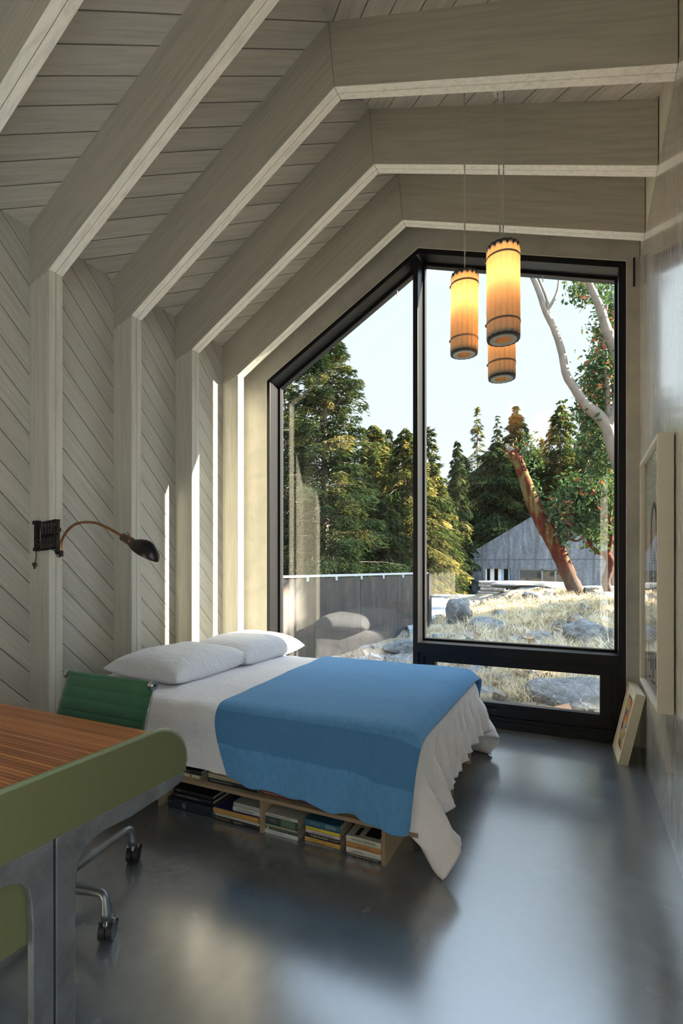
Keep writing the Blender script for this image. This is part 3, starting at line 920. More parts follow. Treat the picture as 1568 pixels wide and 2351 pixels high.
def pendant(x, y, z0, z1, D, label, tilt, hook):
    R = D / 2
    root = thing('pendant_lamp', (x, y, z0), label, 'lamp', 'pleated pendant lamps')
    T_ = Matrix.Translation((x, y, (z0 + z1) / 2)) @ Matrix.Rotation(tilt[0], 4, 'X') @ Matrix.Rotation(tilt[1], 4, 'Y') @ Matrix.Translation((0, 0, -(z0 + z1) / 2))
    N, sub = 16, 8
    def scallop(rad, z, amp=.11):
        pts = []
        for k in range(N * sub):
            a = 2 * math.pi * k / (N * sub)
            s = abs(math.sin(a * N / 2))
            r = rad * (1 - amp + amp * s ** .6)
            pts.append(T_ @ Vector((r * math.cos(a), r * math.sin(a), z)))
        return pts
    def sleeve(rad, za, zb, amp=.11, thick=.002):
        mb = MB(); A1, A2 = scallop(rad, za, amp), scallop(rad, zb, amp); B1, B2 = scallop(rad - thick, za, amp), scallop(rad - thick, zb, amp)
        n = len(A1); vs_ = A1 + A2 + B2 + B1; fs_ = []
        for i in range(n):
            j = (i + 1) % n
            for L in range(4):
                a0, a1 = L * n, ((L + 1) % 4) * n
                fs_.append((a0 + i, a0 + j, a1 + j, a1 + i))
        return mb.add(vs_, fs_)
    Ht = z1 - z0
    sleeve(R, z0 + .012, z1).build('pleated_shade', M['shade'], root, smooth=False)
    # dark scalloped collars inside both ends
    sleeve(R * .985, z1 - .006, z1 + .012, .055, .004).build('top_collar', M['capdark'], root)
    sleeve(R * .985, z0, z0 + .026, .10, .006).build('bottom_collar', M['capdark'], root)
    for zz in (z1 - .05, z0 + .085):
        mb = MB()
        prof = [(R * 1.004, zz - .005), (R * 1.018, zz - .005), (R * 1.018, zz + .005), (R * 1.004, zz + .005)]
        mb.lathe(prof, (0, 0, 0), 64, T_, closed=True); b_ = mb.build('strap', M['band'], root)
        mb = MB(); mb.box((-R * 1.06, -.02, zz - .006), (-R * 1.0, -.008, zz + .006), T_); mb.build('strap_end', M['band'], b_)
    mb = MB(); mb.lathe([(R * .5, z0 - .002), (R * .8, z0 - .002), (R * .8, z0 + .006), (R * .5, z0 + .006)], (0, 0, 0), 48, T_, closed=True)
    mb.build('bottom_ring', M['capring'], root, smooth=True, auto=40)
    mb = MB(); mb.lathe([(R * .80, z0 + .001), (R * .97, z0 + .001), (R * .97, z0 + .008), (R * .80, z0 + .008)], (0, 0, 0), 48, T_, closed=True); mb.build('bottom_plate', M['capdark'], root)
    mb = MB(); mb.lathe([(.0001, z0 + .05), (R * .55, z0 + .05), (R * .55, z0 + .006), (R * .50, z0 + .006), (R * .5, z0 + .046), (.0001, z0 + .046)], (0, 0, 0), 40, T_); mb.build('diffuser', M['opal'], root)
    mb = MB(); mb.lathe([(.0001, z1 - .012), (R * .93, z1 - .012), (R * .93, z1 - .004), (.012, z1 - .004), (.012, z1 + .02), (.0001, z1 + .02)], (0, 0, 0), 40, T_); mb.build('top_plate', M['capdark'], root)
    mb = MB(); mb.lathe([(.0001, z1 - .085 - .03), (.012, z1 - .085 - .027), (.022, z1 - .085 - .012), (.024, z1 - .085), (.018, z1 - .07), (.012, z1 - .05), (.012, z1 - .012)], (0, 0, 0), 20, T_); mb.build('bulb', M['bulb'], root, smooth=True)
    # twisted cable up to the ceiling
    top = T_ @ Vector((0, 0, z1 + .018))
    mb = MB(); hk = Vector(hook)
    n = 60
    for ph in (0, math.pi):
        pts = []
        for i in range(n + 1):
            s = i / n; a = s * (hk - top).length * 45 + ph
            pts.append(top.lerp(hk, s) + Vector((math.cos(a), math.sin(a), 0)) * .0025)
        mb.tube(pts, .0028, 5)
    mb.build('cable', M['cord'], root)
    # the lamp's own light, in the upper half of the sleeve
    ld = bpy.data.lights.new('pendant_light', 'POINT'); ld.energy = 1.3; ld.color = (1.0, .68, .36); ld.shadow_soft_size = .025
    lo = bpy.data.objects.new('lamp_light', ld); col.objects.link(lo); lo.parent = root
    lo.location = (0, 0, Ht * .66)
    return root


cz = ceil_z(-.42)
hx1, hy1 = -.617, 3.0
pendant(-.617, 3.0, 2.53, 2.985, .160, 'left of the three pleated amber pendant lamps, hanging on its own cable', (.01, .012), (-.617, 3.0, ceil_z(-.617)))
pendant(-.363, 2.745, 2.462, 2.935, .170, 'largest and nearest pleated amber pendant lamp, right of the three', (-.008, -.004), (-.40, 3.05, ceil_z(-.40)))
pendant(-.40, 2.955, 2.335, 2.768, .150, 'lowest pleated amber pendant lamp, partly hidden by the nearest one', (.0, -.008), (-.437, 3.06, ceil_z(-.437)))
mb = MB(); mb.lathe([(.0001, cz - .028), (.03, cz - .026), (.048, cz - .014), (.05, cz + .02)], (-.42, 3.07, 0), 32)
tag(mb.build('ceiling_rose', simple('white_rose', (.7, .69, .62), .4), smooth=True), 'round white ceiling rose from which the lamp cables drop', 'ceiling rose')

# ================================================================== scissor wall lamp
LY = 1.935
lroot = thing('scissor_wall_lamp', (-2.92, 1.955, 1.45), 'dark scissor arm lamp with brass gooseneck and black shade on a post', 'lamp')
def L(u, v, Y=LY): return at(u, v, Y)
mb = MB()
a0 = L(88, 1200, 1.955); a1 = L(88, 1262, 1.955)
mb.box((a0.x - .012, 1.935, a1.z - .005), (a0.x + .012, 1.9585, a0.z + .005))
mb.box((a0.x - .02, 1.93, a0.z - .012), (a0.x + .022, 1.9585, a0.z + .01)); mb.box((a0.x - .014, 1.93, a1.z - .01), (a0.x + .014, 1.9585, a1.z + .012))
mb.build('wall_bracket', M['dark_metal'], lroot, bevel=.002)
# nearly folded scissors: crossing bars with swollen joints
us = [97, 104, 111, 118, 125, 131]
def bar(mb, p, q, Y):
    n = 14; pts, rs = [], []
    P_, Q_ = L(*p, Y), L(*q, Y)
    for i in range(n + 1):
        s = i / n; pts.append(P_.lerp(Q_, s)); rs.append(.0052 + .0032 * abs(math.cos(s * math.pi * 2)) ** 4)
    mb.tube(pts, rs, 8)
for i in range(len(us)):
    u = us[i]; up_, dn = 1199 - i * 1.3, 1264 - i * 1.0
    for sgn, Y in ((1, 1.925), (-1, 1.912)):
        mb = MB(); bar(mb, (u - 4 * sgn, up_), (u + 4 * sgn, dn), Y)
        mb.cyl(L(u, (up_ + dn) / 2, 1.905), L(u, (up_ + dn) / 2, 1.933), .006, 10)
        mb.build('scissor_bar', M['dark_metal'], lroot, smooth=True)
mb = MB()
e0_, e1_ = L(132, 1196, 1.92), L(133, 1272, 1.92)
mb.box((e0_.x - .006, 1.907, e1_.z), (e0_.x + .007, 1.931, e0_.z)); mb.cyl((e0_.x, 1.9, e0_.z - .05), (e0_.x, 1.935, e0_.z - .05), .014)
mb.cyl(L(140, 1264, 1.92), L(140, 1278, 1.92), .013, 14); mb.tube([L(133, 1270, 1.92), L(140, 1274, 1.92)], .008)
mb.build('end_bracket', M['dark_metal'], lroot, bevel=.0015)
neck = [(139.5, 1266), (140, 1254), (142, 1242), (148, 1228), (158, 1215), (172, 1204), (190, 1199.5), (207, 1199), (225, 1202), (243, 1210), (260, 1219), (281, 1231)]
mb = MB(); ctrl = [L(u, v, 1.92 - .0008 * (u - 139)) for u, v in neck]
pts, rr = [], []
for i in range(len(ctrl) - 1):
    p0, p1, p2, p3 = ctrl[max(i - 1, 0)], ctrl[i], ctrl[i + 1], ctrl[min(i + 2, len(ctrl) - 1)]
    for k_ in range(14):
        s = k_ / 14
        pts.append(.5 * ((2 * p1) + (p2 - p0) * s + (2 * p0 - 5 * p1 + 4 * p2 - p3) * s * s + (3 * p1 - p0 - 3 * p2 + p3) * s ** 3)); rr.append(.0078 if k_ % 2 else .0066)
mb.tube(pts, rr, 12); mb.build('gooseneck', M['brass'], lroot, smooth=True)
# socket + half dome shade
s0, s1 = L(281, 1232, 1.81), L(303, 1245, 1.80)
ax = (s1 - s0).normalized()
mb = MB(); mb.tube([s0 - ax * .012, s0, s0 + ax * .004, s0 + ax * .008, s1, s1 + ax * .004, s1 + ax * .03], [.006, .0065, .018, .021, .022, .017, .022], 18)
sk = mb.build('socket', castmetal('brown_bakelite', (.10, .05, .03), .3, .4), lroot, smooth=True, auto=40)
mb = MB(); kq = L(297, 1228, 1.80); mb.cyl(kq, kq + Vector((0, -.012, .012)), .004); mb.build('switch_key', M['brass'], sk)
# helmet shaped shade: half elliptic ribs above a straight open edge
def shade_mesh():
    A_, B_ = (300, 1252), (361, 1291)
    L_ = math.hypot(B_[0] - A_[0], B_[1] - A_[1]); dx_, dy_ = (B_[0] - A_[0]) / L_, (B_[1] - A_[1]) / L_
    prof = [(-3, 12, .015), (2, 17, .020), (9, 23, .030), (18, 28, .040), (26, 31, .046), (34, 31.8, .050), (42, 30, .049), (50, 26.3, .045), (57, 21.5, .039), (63, 16, .031), (68, 10, .021), (71, 5, .011), (72.4, .8, .003)]
    nv = 24
    def surf(t_):
        V = []
        for s, h_, w_ in prof:
            for j in range(nv + 1):
                a_ = math.pi * j / nv
                hh_ = max(.2, h_ - t_ * 480) * math.sin(a_)
                px_u = A_[0] + dx_ * s + dy_ * hh_; px_v = A_[1] + dy_ * s - dx_ * hh_
                q = at(px_u, px_v, 1.80)
                V.append(q + Vector((0, math.cos(a_) * max(.001, w_ - t_), 0)))
        return V
    A, B = surf(0), surf(.0022); n = len(A); w = nv + 1; fs_ = []
    for i in range(len(prof) - 1):
        for j in range(nv):
            fs_.append((i * w + j, i * w + j + 1, (i + 1) * w + j + 1, (i + 1) * w + j))
            fs_.append((n + i * w + j, n + (i + 1) * w + j, n + (i + 1) * w + j + 1, n + i * w + j + 1))
        for j in (0, nv):
            fs_.append((i * w + j, (i + 1) * w + j, n + (i + 1) * w + j, n + i * w + j))
    for i in (0, len(prof) - 1):
        for j in range(nv): fs_.append((i * w + j, i * w + j + 1, n + i * w + j + 1, n + i * w + j))
    return MB().add(A + B, fs_)
sh_ = shade_mesh().build('lamp_shade', M['shade_metal'], lroot, smooth=True, auto=50)
md = sh_.modifiers.new('sub', 'SUBSURF'); md.levels = 1; md.render_levels = 2
# loose flex and plug
mb = MB()
def smooth_tube(mb, ctrl, r, n=6, k=8):
    pts = []
    for i in range(len(ctrl) - 1):
        p0, p1, p2, p3 = ctrl[max(i - 1, 0)], ctrl[i], ctrl[i + 1], ctrl[min(i + 2, len(ctrl) - 1)]
        for q in range(k):
            s = q / k
            pts.append(.5 * ((2 * p1) + (p2 - p0) * s + (2 * p0 - 5 * p1 + 4 * p2 - p3) * s * s + (3 * p1 - p0 - 3 * p2 + p3) * s ** 3))
    pts.append(ctrl[-1]); mb.tube(pts, r, n); return pts
smooth_tube(mb, [L(88, 1236, 1.93), L(84, 1246, 1.928), L(90, 1250, 1.925), L(82, 1262, 1.94), L(83, 1275, 1.945), L(80, 1292, 1.945)], .0028)
smooth_tube(mb, [L(88, 1238, 1.92), L(97, 1252, 1.9), L(112, 1258, 1.9), L(126, 1266, 1.9), L(133, 1279, 1.905), L(141, 1277, 1.91)], .0026)
fx = mb.build('flex', M['rubber'], lroot, smooth=True)
q = L(79, 1297, 1.945)
mb = MB(); mb.box((q.x - .009, 1.937, q.z - .008), (q.x + .009, 1.953, q.z + .014))
for sx in (-.005, .005): mb.box((q.x + sx - .0012, 1.942, q.z - .024), (q.x + sx + .0012, 1.948, q.z - .008))
mb.build('plug', castmetal('plug_brown', (.06, .035, .025), .4, .2), fx, bevel=.002)

# ================================================================== desk
DX = -1.235
desk = thing('roll_top_desk', (-2.0, .87, 0), 'large desk with slatted walnut top, olive green end and cast metal legs', 'desk')
D0, D1 = .39, 1.352      # near and far side
ztop, zbot = .745, .572
def end_profile(inset=0, top=0.0):
    pts = []
    r = .145 - inset
    # far side quarter round, from bottom up
    cyF = D1 - .145; cyN = D0 + .145; czr = ztop - .128 - top
    pts.append((D1 - inset, zbot)); pts.append((D1 - inset, zbot + .03))
    for k_ in range(13):
        a = k_ / 12 * math.pi / 2
        pts.append((cyF + r * math.cos(a), czr + (r * .885) * math.sin(a)))
    for k_ in range(13):
        a = math.pi / 2 + k_ / 12 * math.pi / 2
        pts.append((cyN + r * math.cos(a), czr + (r * .885) * math.sin(a)))
    pts.append((D0 + inset, zbot + .03)); pts.append((D0 + inset, zbot))
    return pts
for xx_, nm in ((DX, 'a'), (-2.77, 'b')):
    e_ = MB().prism(end_profile(), 'x', xx_ - .022, xx_).build('end_panel', M['desk_green'], desk, bevel=.0035, seg=3)
    mb = MB()      # paler lipping around the upper rim
    prof = end_profile()[1:-1]
    mb.tube([(xx_ - .0085, a, b) for a, b in prof], .0088, 8); mb.build('lipping', M['desk_edge'], e_, smooth=True)
top = MB()
prof = end_profile(.008, .004)
pin = end_profile(.022, .004)
for i in range(len(prof) - 1):
    top.prism([prof[i], prof[i + 1], pin[i + 1], pin[i]], 'x', -2.75, DX - .02)
top.build('slatted_top', M['walnut'], desk, smooth=False)
MB().box((-2.74, D0 + .03, zbot - .02), (DX - .03, D1 - .03, zbot - .001)).build('carcass', simple('dark_carcass', (.05, .045, .035), .6), desk)
# cast leg frames: two mirrored halves with a narrow gap
def leg_half(sg):
    y_in = .87 + sg * .0032
    P_ = lambda d, z: (.87 + sg * d, z)
    pts = [(y_in, zbot - .001), P_(.47, zbot - .001), P_(.477, zbot - .012), P_(.462, zbot - .03), P_(.40, .528), P_(.245, .517), P_(.155, .521), P_(.115, .516), P_(.088, .502), P_(.070, .478), P_(.063, .44), P_(.060, .38), P_(.059, .2), P_(.058, 0), (y_in, 0)]
    return pts
for xx_ in (DX + .0, -2.72):
    for sg in (1, -1):
        MB().prism(leg_half(sg), 'x', xx_ - .026, xx_ - .004).build('leg', M['cast'], desk, bevel=.003, seg=2)
    MB().box((xx_ - .024, .8660, 0), (xx_ - .0075, .8740, zbot - .002)).build('leg_gap', M['rubber'], desk)
# green modesty cupboard hung behind the leg
MB().box((-2.65, .46, .325), (DX - .030, .872, zbot - .02)).build('hanging_cupboard', M['desk_green'], desk, bevel=.004)
# fine scratch-like loop of cord on the top
# ================================================================== chair
ch = thing('office_chair', (-1.715, 1.22, 0), 'green ribbed swivel chair with aluminium frame tucked behind the desk', 'chair')
XL_, XR_ = -1.955, -1.478
def back_pt(s):      # s from 0 (seat) to 1 (top): y, z
    return 1.36 + .075 * s - .02 * math.sin(s * math.pi), .44 + .385 * s
nx_, ns_ = 20, 150
def pad(path, x0, x1, thick, ribs, name, mat):
    """ribbed upholstery stretched between the side rails; path(s)->(y,z)"""
    V, Fc = [], []
    for side_ in (0, 1):
        for j in range(ns_ + 1):
            s = j / ns_
            y_, z_ = path(s); y2, z2 = path(min(1, s + .01)); y1, z1 = path(max(0, s - .01))
            nrm = Vector((0, -(z2 - z1), (y2 - y1))); nrm.normalize()
            rib = abs(math.sin(s * math.pi * ribs)) ** .28
            for i in range(nx_ + 1):
                u_ = i / nx_
                ed = min(1, min(u_, 1 - u_) * 14)
                o_ = (.004 + thick * rib * (.35 + .65 * ed ** .5)) * (1 if side_ == 0 else -1)
                V.append(Vector((x0 + (x1 - x0) * u_, y_, z_)) + nrm * o_)
    w = nx_ + 1; n = (ns_ + 1) * w
    for j in range(ns_):
        for i in range(nx_):
            a = j * w + i
            Fc.append((a, a + 1, a + w + 1, a + w)); Fc.append((n + a, n + a + w, n + a + w + 1, n + a + 1))
        for i in (0, nx_):
            a = j * w + i; Fc.append((a, a + w, n + a + w, n + a))
    for j in (0, ns_):
        for i in range(nx_):
            a = j * w + i; Fc.append((a, a + 1, n + a + 1, n + a))
    return MB().add(V, Fc).build(name, mat, ch, smooth=True)
pad(back_pt, XL_ + .001, XR_ - .001, .013, 9, 'backrest', M['green_cloth'])
pad(lambda s: (1.345 - .42 * s, .445 + .012 * math.cos(s * 3) - .02 * max(0, s - .85) * 6), XL_ + .006, XR_ - .006, .008, 8, 'seat', M['green_cloth'])
# rolled top edge with its round bolt ends
ty, tz = back_pt(1.0)
mb = MB(); mb.cyl((XL_ + .004, ty, tz + .002), (XR_ - .004, ty, tz + .002), .0135, 20); roll = mb.build('top_roll', M['green_cloth'], ch, smooth=True, auto=40)
for x_, d in ((XR_, 1), (XL_, -1)):
    mb = MB(); mb.cyl((x_ - .008 * d, ty, tz), (x_ + .008 * d, ty, tz), .0190, 22); mb.cyl((x_ + .008 * d, ty, tz), (x_ + .011 * d, ty, tz), .0125, 18)
    mb.build('bolt_cap', M['chrome'], roll, smooth=True, auto=40)
    mb = MB(); mb.cyl((x_ + .0112 * d, ty, tz), (x_ + .0118 * d, ty, tz), .0055, 12); mb.build('bolt_hole', M['rubber'], roll)
    mb = MB()
    path = [(x_ - .012 * d, back_pt(s)[0] + .018, back_pt(s)[1]) for s in (1, .85, .7, .5, .3, .12)] + [(x_ - .012 * d, 1.345, .448), (x_ - .012 * d, 1.31, .430), (x_ - .012 * d, 1.2, .428), (x_ - .012 * d, 1.05, .42), (x_ - .012 * d, .93, .41)]
    mb.tube(path, .0075, 8); mb.build('side_rail', M['chrome'], ch, smooth=True)
MB().tube([(XL_, 1.415, .62), (-1.715, 1.445, .61), (XR_, 1.415, .62)], .009, 8).build('spreader', M['chrome'], ch, smooth=True)
MB().tube([(XL_, 1.1, .43), (-1.715, 1.1, .40), (XR_, 1.1, .43)], .012, 8).build('spreader', M['chrome'], ch, smooth=True)
hub = Vector((-1.787, 1.245, 0))
mb = MB(); mb.lathe([(.0001, .10), (.035, .10), (.038, .16), (.028, .20), (.022, .24), (.022, .40), (.05, .42), (.0001, .42)], tuple(hub), 24); mb.build('column', M['chrome'], ch, smooth=True, auto=40)
c1 = Vector((-1.748, 1.584, 0)); c2 = Vector((-1.464, 1.215, 0))
cs_ = [c1, c2, hub + (hub - c1) * .96, hub + (hub - c2) * .96]
for c_ in cs_:
    d = (c_ - hub); Lc = d.length; d.normalize()
    P_ = lambda s, z: hub + d * s + Vector((0, 0, z))
    mb = MB()
    mb.tube([P_(.03, .106), P_(.12, .118), P_(Lc - .07, .146), P_(Lc - .032, .153), P_(Lc - .018, .152), P_(Lc - .009, .144), P_(Lc - .005, .130), P_(Lc, .100), P_(Lc, .078)], [.022, .0205, .0150, .0140, .0140, .0145, .0150, .0185, .0205], 14)
    lg = mb.build('leg', M['cast'], ch, smooth=True)
    mb = MB(); mb.tube([c_ + Vector((0, 0, .05)), c_ + Vector((0, 0, .078))], [.012, .012], 12)
    sw = Vector((-.50, .87, 0)).normalized(); ax_ = Vector((-sw.y, sw.x, 0))
    # twin wheel with chrome hood
    wc = c_ + Vector((0, 0, .0325)) + sw * .010
    Rm = Matrix((ax_, sw, Vector((0, 0, 1)))).transposed().to_4x4()
    hood = []
    for k_ in range(11):
        a = math.radians(5 + 112 * k_ / 10); hood.append((math.cos(a) * .0385, math.sin(a) * .0385))
    inner = [(x_ * .86, z_ * .86) for x_, z_ in hood][::-1]
    for i in range(10):
        pl = [hood[i], hood[i + 1], inner[10 - (i + 1)], inner[10 - i]]
        vs_ = []
        for w_ in (-.0255, .0255):
            vs_ += [wc + ax_ * w_ + sw * p_[0] + Vector((0, 0, p_[1])) for p_ in pl]
        mb.add(vs_, [(0, 1, 2, 3), (7, 6, 5, 4), (0, 4, 5, 1), (1, 5, 6, 2), (2, 6, 7, 3), (3, 7, 4, 0)])
    cst = mb.build('caster_fork', M['chrome'], lg, smooth=True, auto=50)
    mb = MB()
    for w_ in (-.023, .003): mb.cyl(wc + ax_ * w_, wc + ax_ * (w_ + .020), .032, 28)
    mb.build('wheel', M['rubber'], lg, smooth=True, auto=40)

# ================================================================== framed pictures
pf = thing('picture_frame', (.36, 3.0, 1.25), 'large white box frame with a black and white print on the plaster wall', 'picture')
fx0, fx1 = .312, .376
ya_, yb_, za_, zb_ = 2.64, 3.37, .622, 1.876
mb = MB()
W = .018
mb.box((fx0, ya_, za_), (fx1, ya_ + W, zb_)); mb.box((fx0, yb_ - W, za_), (fx1, yb_, zb_)); mb.box((fx0, ya_ + W, za_), (fx1, yb_ - W, za_ + W)); mb.box((fx0, ya_ + W, zb_ - W), (fx1, yb_ - W, zb_))
mb.build('frame', M['white_paint'], pf, bevel=.0015)
MB().box((fx0 + .030, ya_ + W, za_ + W), (fx0 + .034, yb_ - W, zb_ - W)).build('paper', M['paper'], pf)
t = NT('print')
p = t.world()
yy = t.dot(p, (0, 1, 0)); zz = t.dot(p, (0, 0, 1))
v1 = t.noise(t.comb(t.math('MULTIPLY', yy, 16), t.math('MULTIPLY', zz, 3.0), 0.0), 1, 3, .6, 1.0)
v2 = t.noise(t.comb(t.math('MULTIPLY', yy, 5), t.math('MULTIPLY', zz, 26), 3.0), 1, 3, .6, .6)
w = t.ramp(v1, [(.49, 0.0), (.51, 1.0)]); w2 = t.ramp(v2, [(.56, 0.0), (.58, 1.0)])
c = t.mix(w, (.012, .012, .013), (.56, .54, .48)); c = t.mix(w2, c, (.02, .02, .02))
M['print'] = t.pbr(c, .6)
yc0, yc1 = ya_ + .09, yb_ - .09
ink = MB()      # printed shapes: a dark tower block below a rounded arch, then loose strokes
px_ = fx0 + .0293
def plate(y0_, z0_, y1_, z1_): ink.box((px_, y0_, z0_), (px_ + .0008, y1_, z1_))
plate(yc0 + .12, .98, yc1 - .10, 1.02)
for k_ in range(4): plate(yc0 + .10, .91 + k_ * .018, yc1 - .08, .917 + k_ * .018)
for k_ in range(6): plate(yc0 + .05 + k_ * .085, .70 + (k_ % 3) * .03, yc0 + .075 + k_ * .085, .83 + (k_ % 2) * .04)
for k_ in range(9): plate(yc0 + k_ * .058, .675 + .008 * math.sin(k_ * 2), yc0 + .035 + k_ * .058, .688 + .008 * math.sin(k_ * 2))
o = ink.build('ink_strokes', M['ink'], pf)
MB().box((px_, yc0 + .1, 1.02), (px_ + .0007, yc1 - .08, 1.30)).build('print_block', M['print'], pf)
mb = MB()
arch_o = [(yc0 + .15, 1.30), (yc1 - .13, 1.30)]; cyy = (yc0 + yc1) / 2 + .01; ro, ri = (yc1 - yc0) / 2 - .14, .075
po = [(cyy + ro * math.cos(a), 1.46 + ro * 1.1 * math.sin(a)) for a in [math.pi * k / 20 for k in range(21)]]
poly_o = [(cyy + ro, 1.30)] + po + [(cyy - ro, 1.30)]
pi_ = [(cyy + ri * math.cos(a), 1.46 + ri * 1.6 * math.sin(a)) for a in [math.pi * k / 20 for k in range(21)]]
poly_i = [(cyy + ri, 1.38)] + pi_ + [(cyy - ri, 1.38)]
for i in range(len(poly_o) - 1):
    mb.prism([poly_o[i], poly_o[i + 1], poly_i[i + 1], poly_i[i]], 'x', px_, px_ + .0008)
for k_ in range(8):
    w_ = (k_ + 1) * .013; z_ = 1.375 - k_ * .0105
    mb.box((px_, cyy - w_, z_ - .006), (px_ + .0008, cyy + w_, z_))
mb.build('arch_print', M['ink'], pf)
MB().box((fx0 + .012, ya_ + W, za_ + W), (fx0 + .0145, yb_ - W, zb_ - W)).build('frame_glass', M['pic_glass'], pf)

sf = thing('picture_frame', (.30, 3.9, 0), 'small cream box frame with a colourful print leaning in the corner on the floor', 'picture')
Ll, Wd, Dp = .475, .37, .055
bt = Vector((.222, 3.70, .002)); lean = math.atan2(.37 - .272, .455)
Ms = Matrix.Translation(bt) @ Matrix.Rotation(.035, 4, 'Z') @ Matrix.Rotation(lean, 4, 'Y')
W = .007
mb = MB(); mb.box((0, 0, 0), (Dp, W, Ll), Ms); mb.box((0, Wd - W, 0), (Dp, Wd, Ll), Ms); mb.box((0, W, 0), (Dp, Wd - W, W), Ms); mb.box((0, W, Ll - W), (Dp, Wd - W, Ll), Ms)
mb.build('frame', simple('cream_box_frame', (.70, .64, .48), .5, 0, .03), sf, bevel=.001)
MB().box((.010, W, W), (.014, Wd - W, Ll - W), Ms).build('mount', simple('cream_mount', (.66, .60, .46), .7, 0, .03), sf)
t = NT('colour_print')
p = t.pos()
vo = t.n('TexVoronoi'); vo.inputs['Scale'].default_value = 22; t.t.links.new(p, vo.inputs['Vector'])
wn_ = t.n('TexWhiteNoise'); t.t.links.new(vo.outputs['Color'], wn_.inputs['Vector'])
c = t.ramp(wn_.outputs['Value'], [(.1, (.05, .05, .06)), (.3, (.45, .10, .05)), (.5, (.55, .35, .06)), (.7, (.15, .30, .32)), (.9, (.55, .42, .25))])
M['cprint'] = t.pbr(c, .6)
MB().box((.0085, .085, .065), (.010, Wd - .085, Ll - .065), Ms).build('colour_print', M['cprint'], sf)

# ================================================================== bed
bed = thing('platform_bed', (-1.7, 2.75, 0), 'low plywood platform bed with open book shelves under its side', 'bed')
BX0, BX1, BY0, BY1 = -2.76, -.625, 2.02, 3.50
ZT = .545                                   # mattress top
def ply(a, b, name, mats=None):
    return MB().box(a, b).build(name, M['ply_edge'] if mats is None else mats, bed, bevel=.0008, seg=1)
SZ0, SZ1 = .166, .184
ply((-2.72, 2.0, SZ0), (-.60, 2.004, SZ1), 'shelf_edge')
MB().prism([(-2.72, 2.004), (-.602, 2.004), (-.602, 2.42), (-1.05, 2.42), (-1.05, 3.40), (-2.72, 3.40)], 'z', SZ0, SZ1).build('shelf', M['ply'], bed)
for x_ in (-2.045, -1.392, -.768):
    MB().box((x_, 2.026, 0), (x_ + .018, 2.42, SZ0)).build('upright', M['ply'], bed)
    ply((x_, 2.022, 0), (x_ + .018, 2.026, SZ0), 'upright_edge')
for x_ in (-2.045, -1.392):
    MB().box((x_, 2.80, 0), (x_ + .018, 3.40, SZ0)).build('upright', M['ply'], bed)
MB().box((-.72, 2.80, 0), (-.64, 2.818, .318)).build('leg', M['ply'], bed)
MB().box((-.72, 3.30, 0), (-.64, 3.318, .318)).build('leg', M['ply'], bed)
MB().box((-2.03, 2.42, 0), (-.75, 2.43, SZ0)).build('back_board', M['ply'], bed)
MB().box((-2.70, 2.40, SZ1), (-.70, 2.415, .32)).build('back_board', M['ply'], bed)
MB().box((-2.70, 2.03, .318), (-.70, 3.46, .336)).build('mattress_deck', M['ply'], bed)
for x_ in (-2.6, -2.0, -1.395, -.78):
    MB().box((x_, 2.06, SZ1), (x_ + .018, 2.40, .318)).build('upright', M['ply'], bed)
tag(MB().box((BX0, BY0 + .01, .337), (BX1 - .02, BY1 - .01, ZT - .012)).build('mattress', M['mattress'], None, bevel=.05, seg=5), 'white mattress under the pale bed cover', 'mattress')


# ---------------- cloth: a small position based solver
def sdf_push(P, c, hs, R, off, mu=.6, prev=None):
    """push points out of a rounded box (centre c, half size hs, edge radius R) kept at distance off"""
    q = P - c
    core = hs - R
    cl = np.clip(q, -core, core)
    d = q - cl
    dist = np.linalg.norm(d, axis=1)
    inside = dist < 1e-7
    r = R + off
    hit = (dist < r) & ~inside
    if hit.any():
        P[hit] = c + cl[hit] + d[hit] * (r / dist[hit])[:, None]
        if prev is not None:
            n = d[hit] / dist[hit][:, None]
            mv = P[hit] - prev[hit]
            tn = mv - n * (mv * n).sum(1)[:, None]
            P[hit] -= tn * mu
    if inside.any():
        P[inside, 2] = c[2] + hs[2] + off
    return P


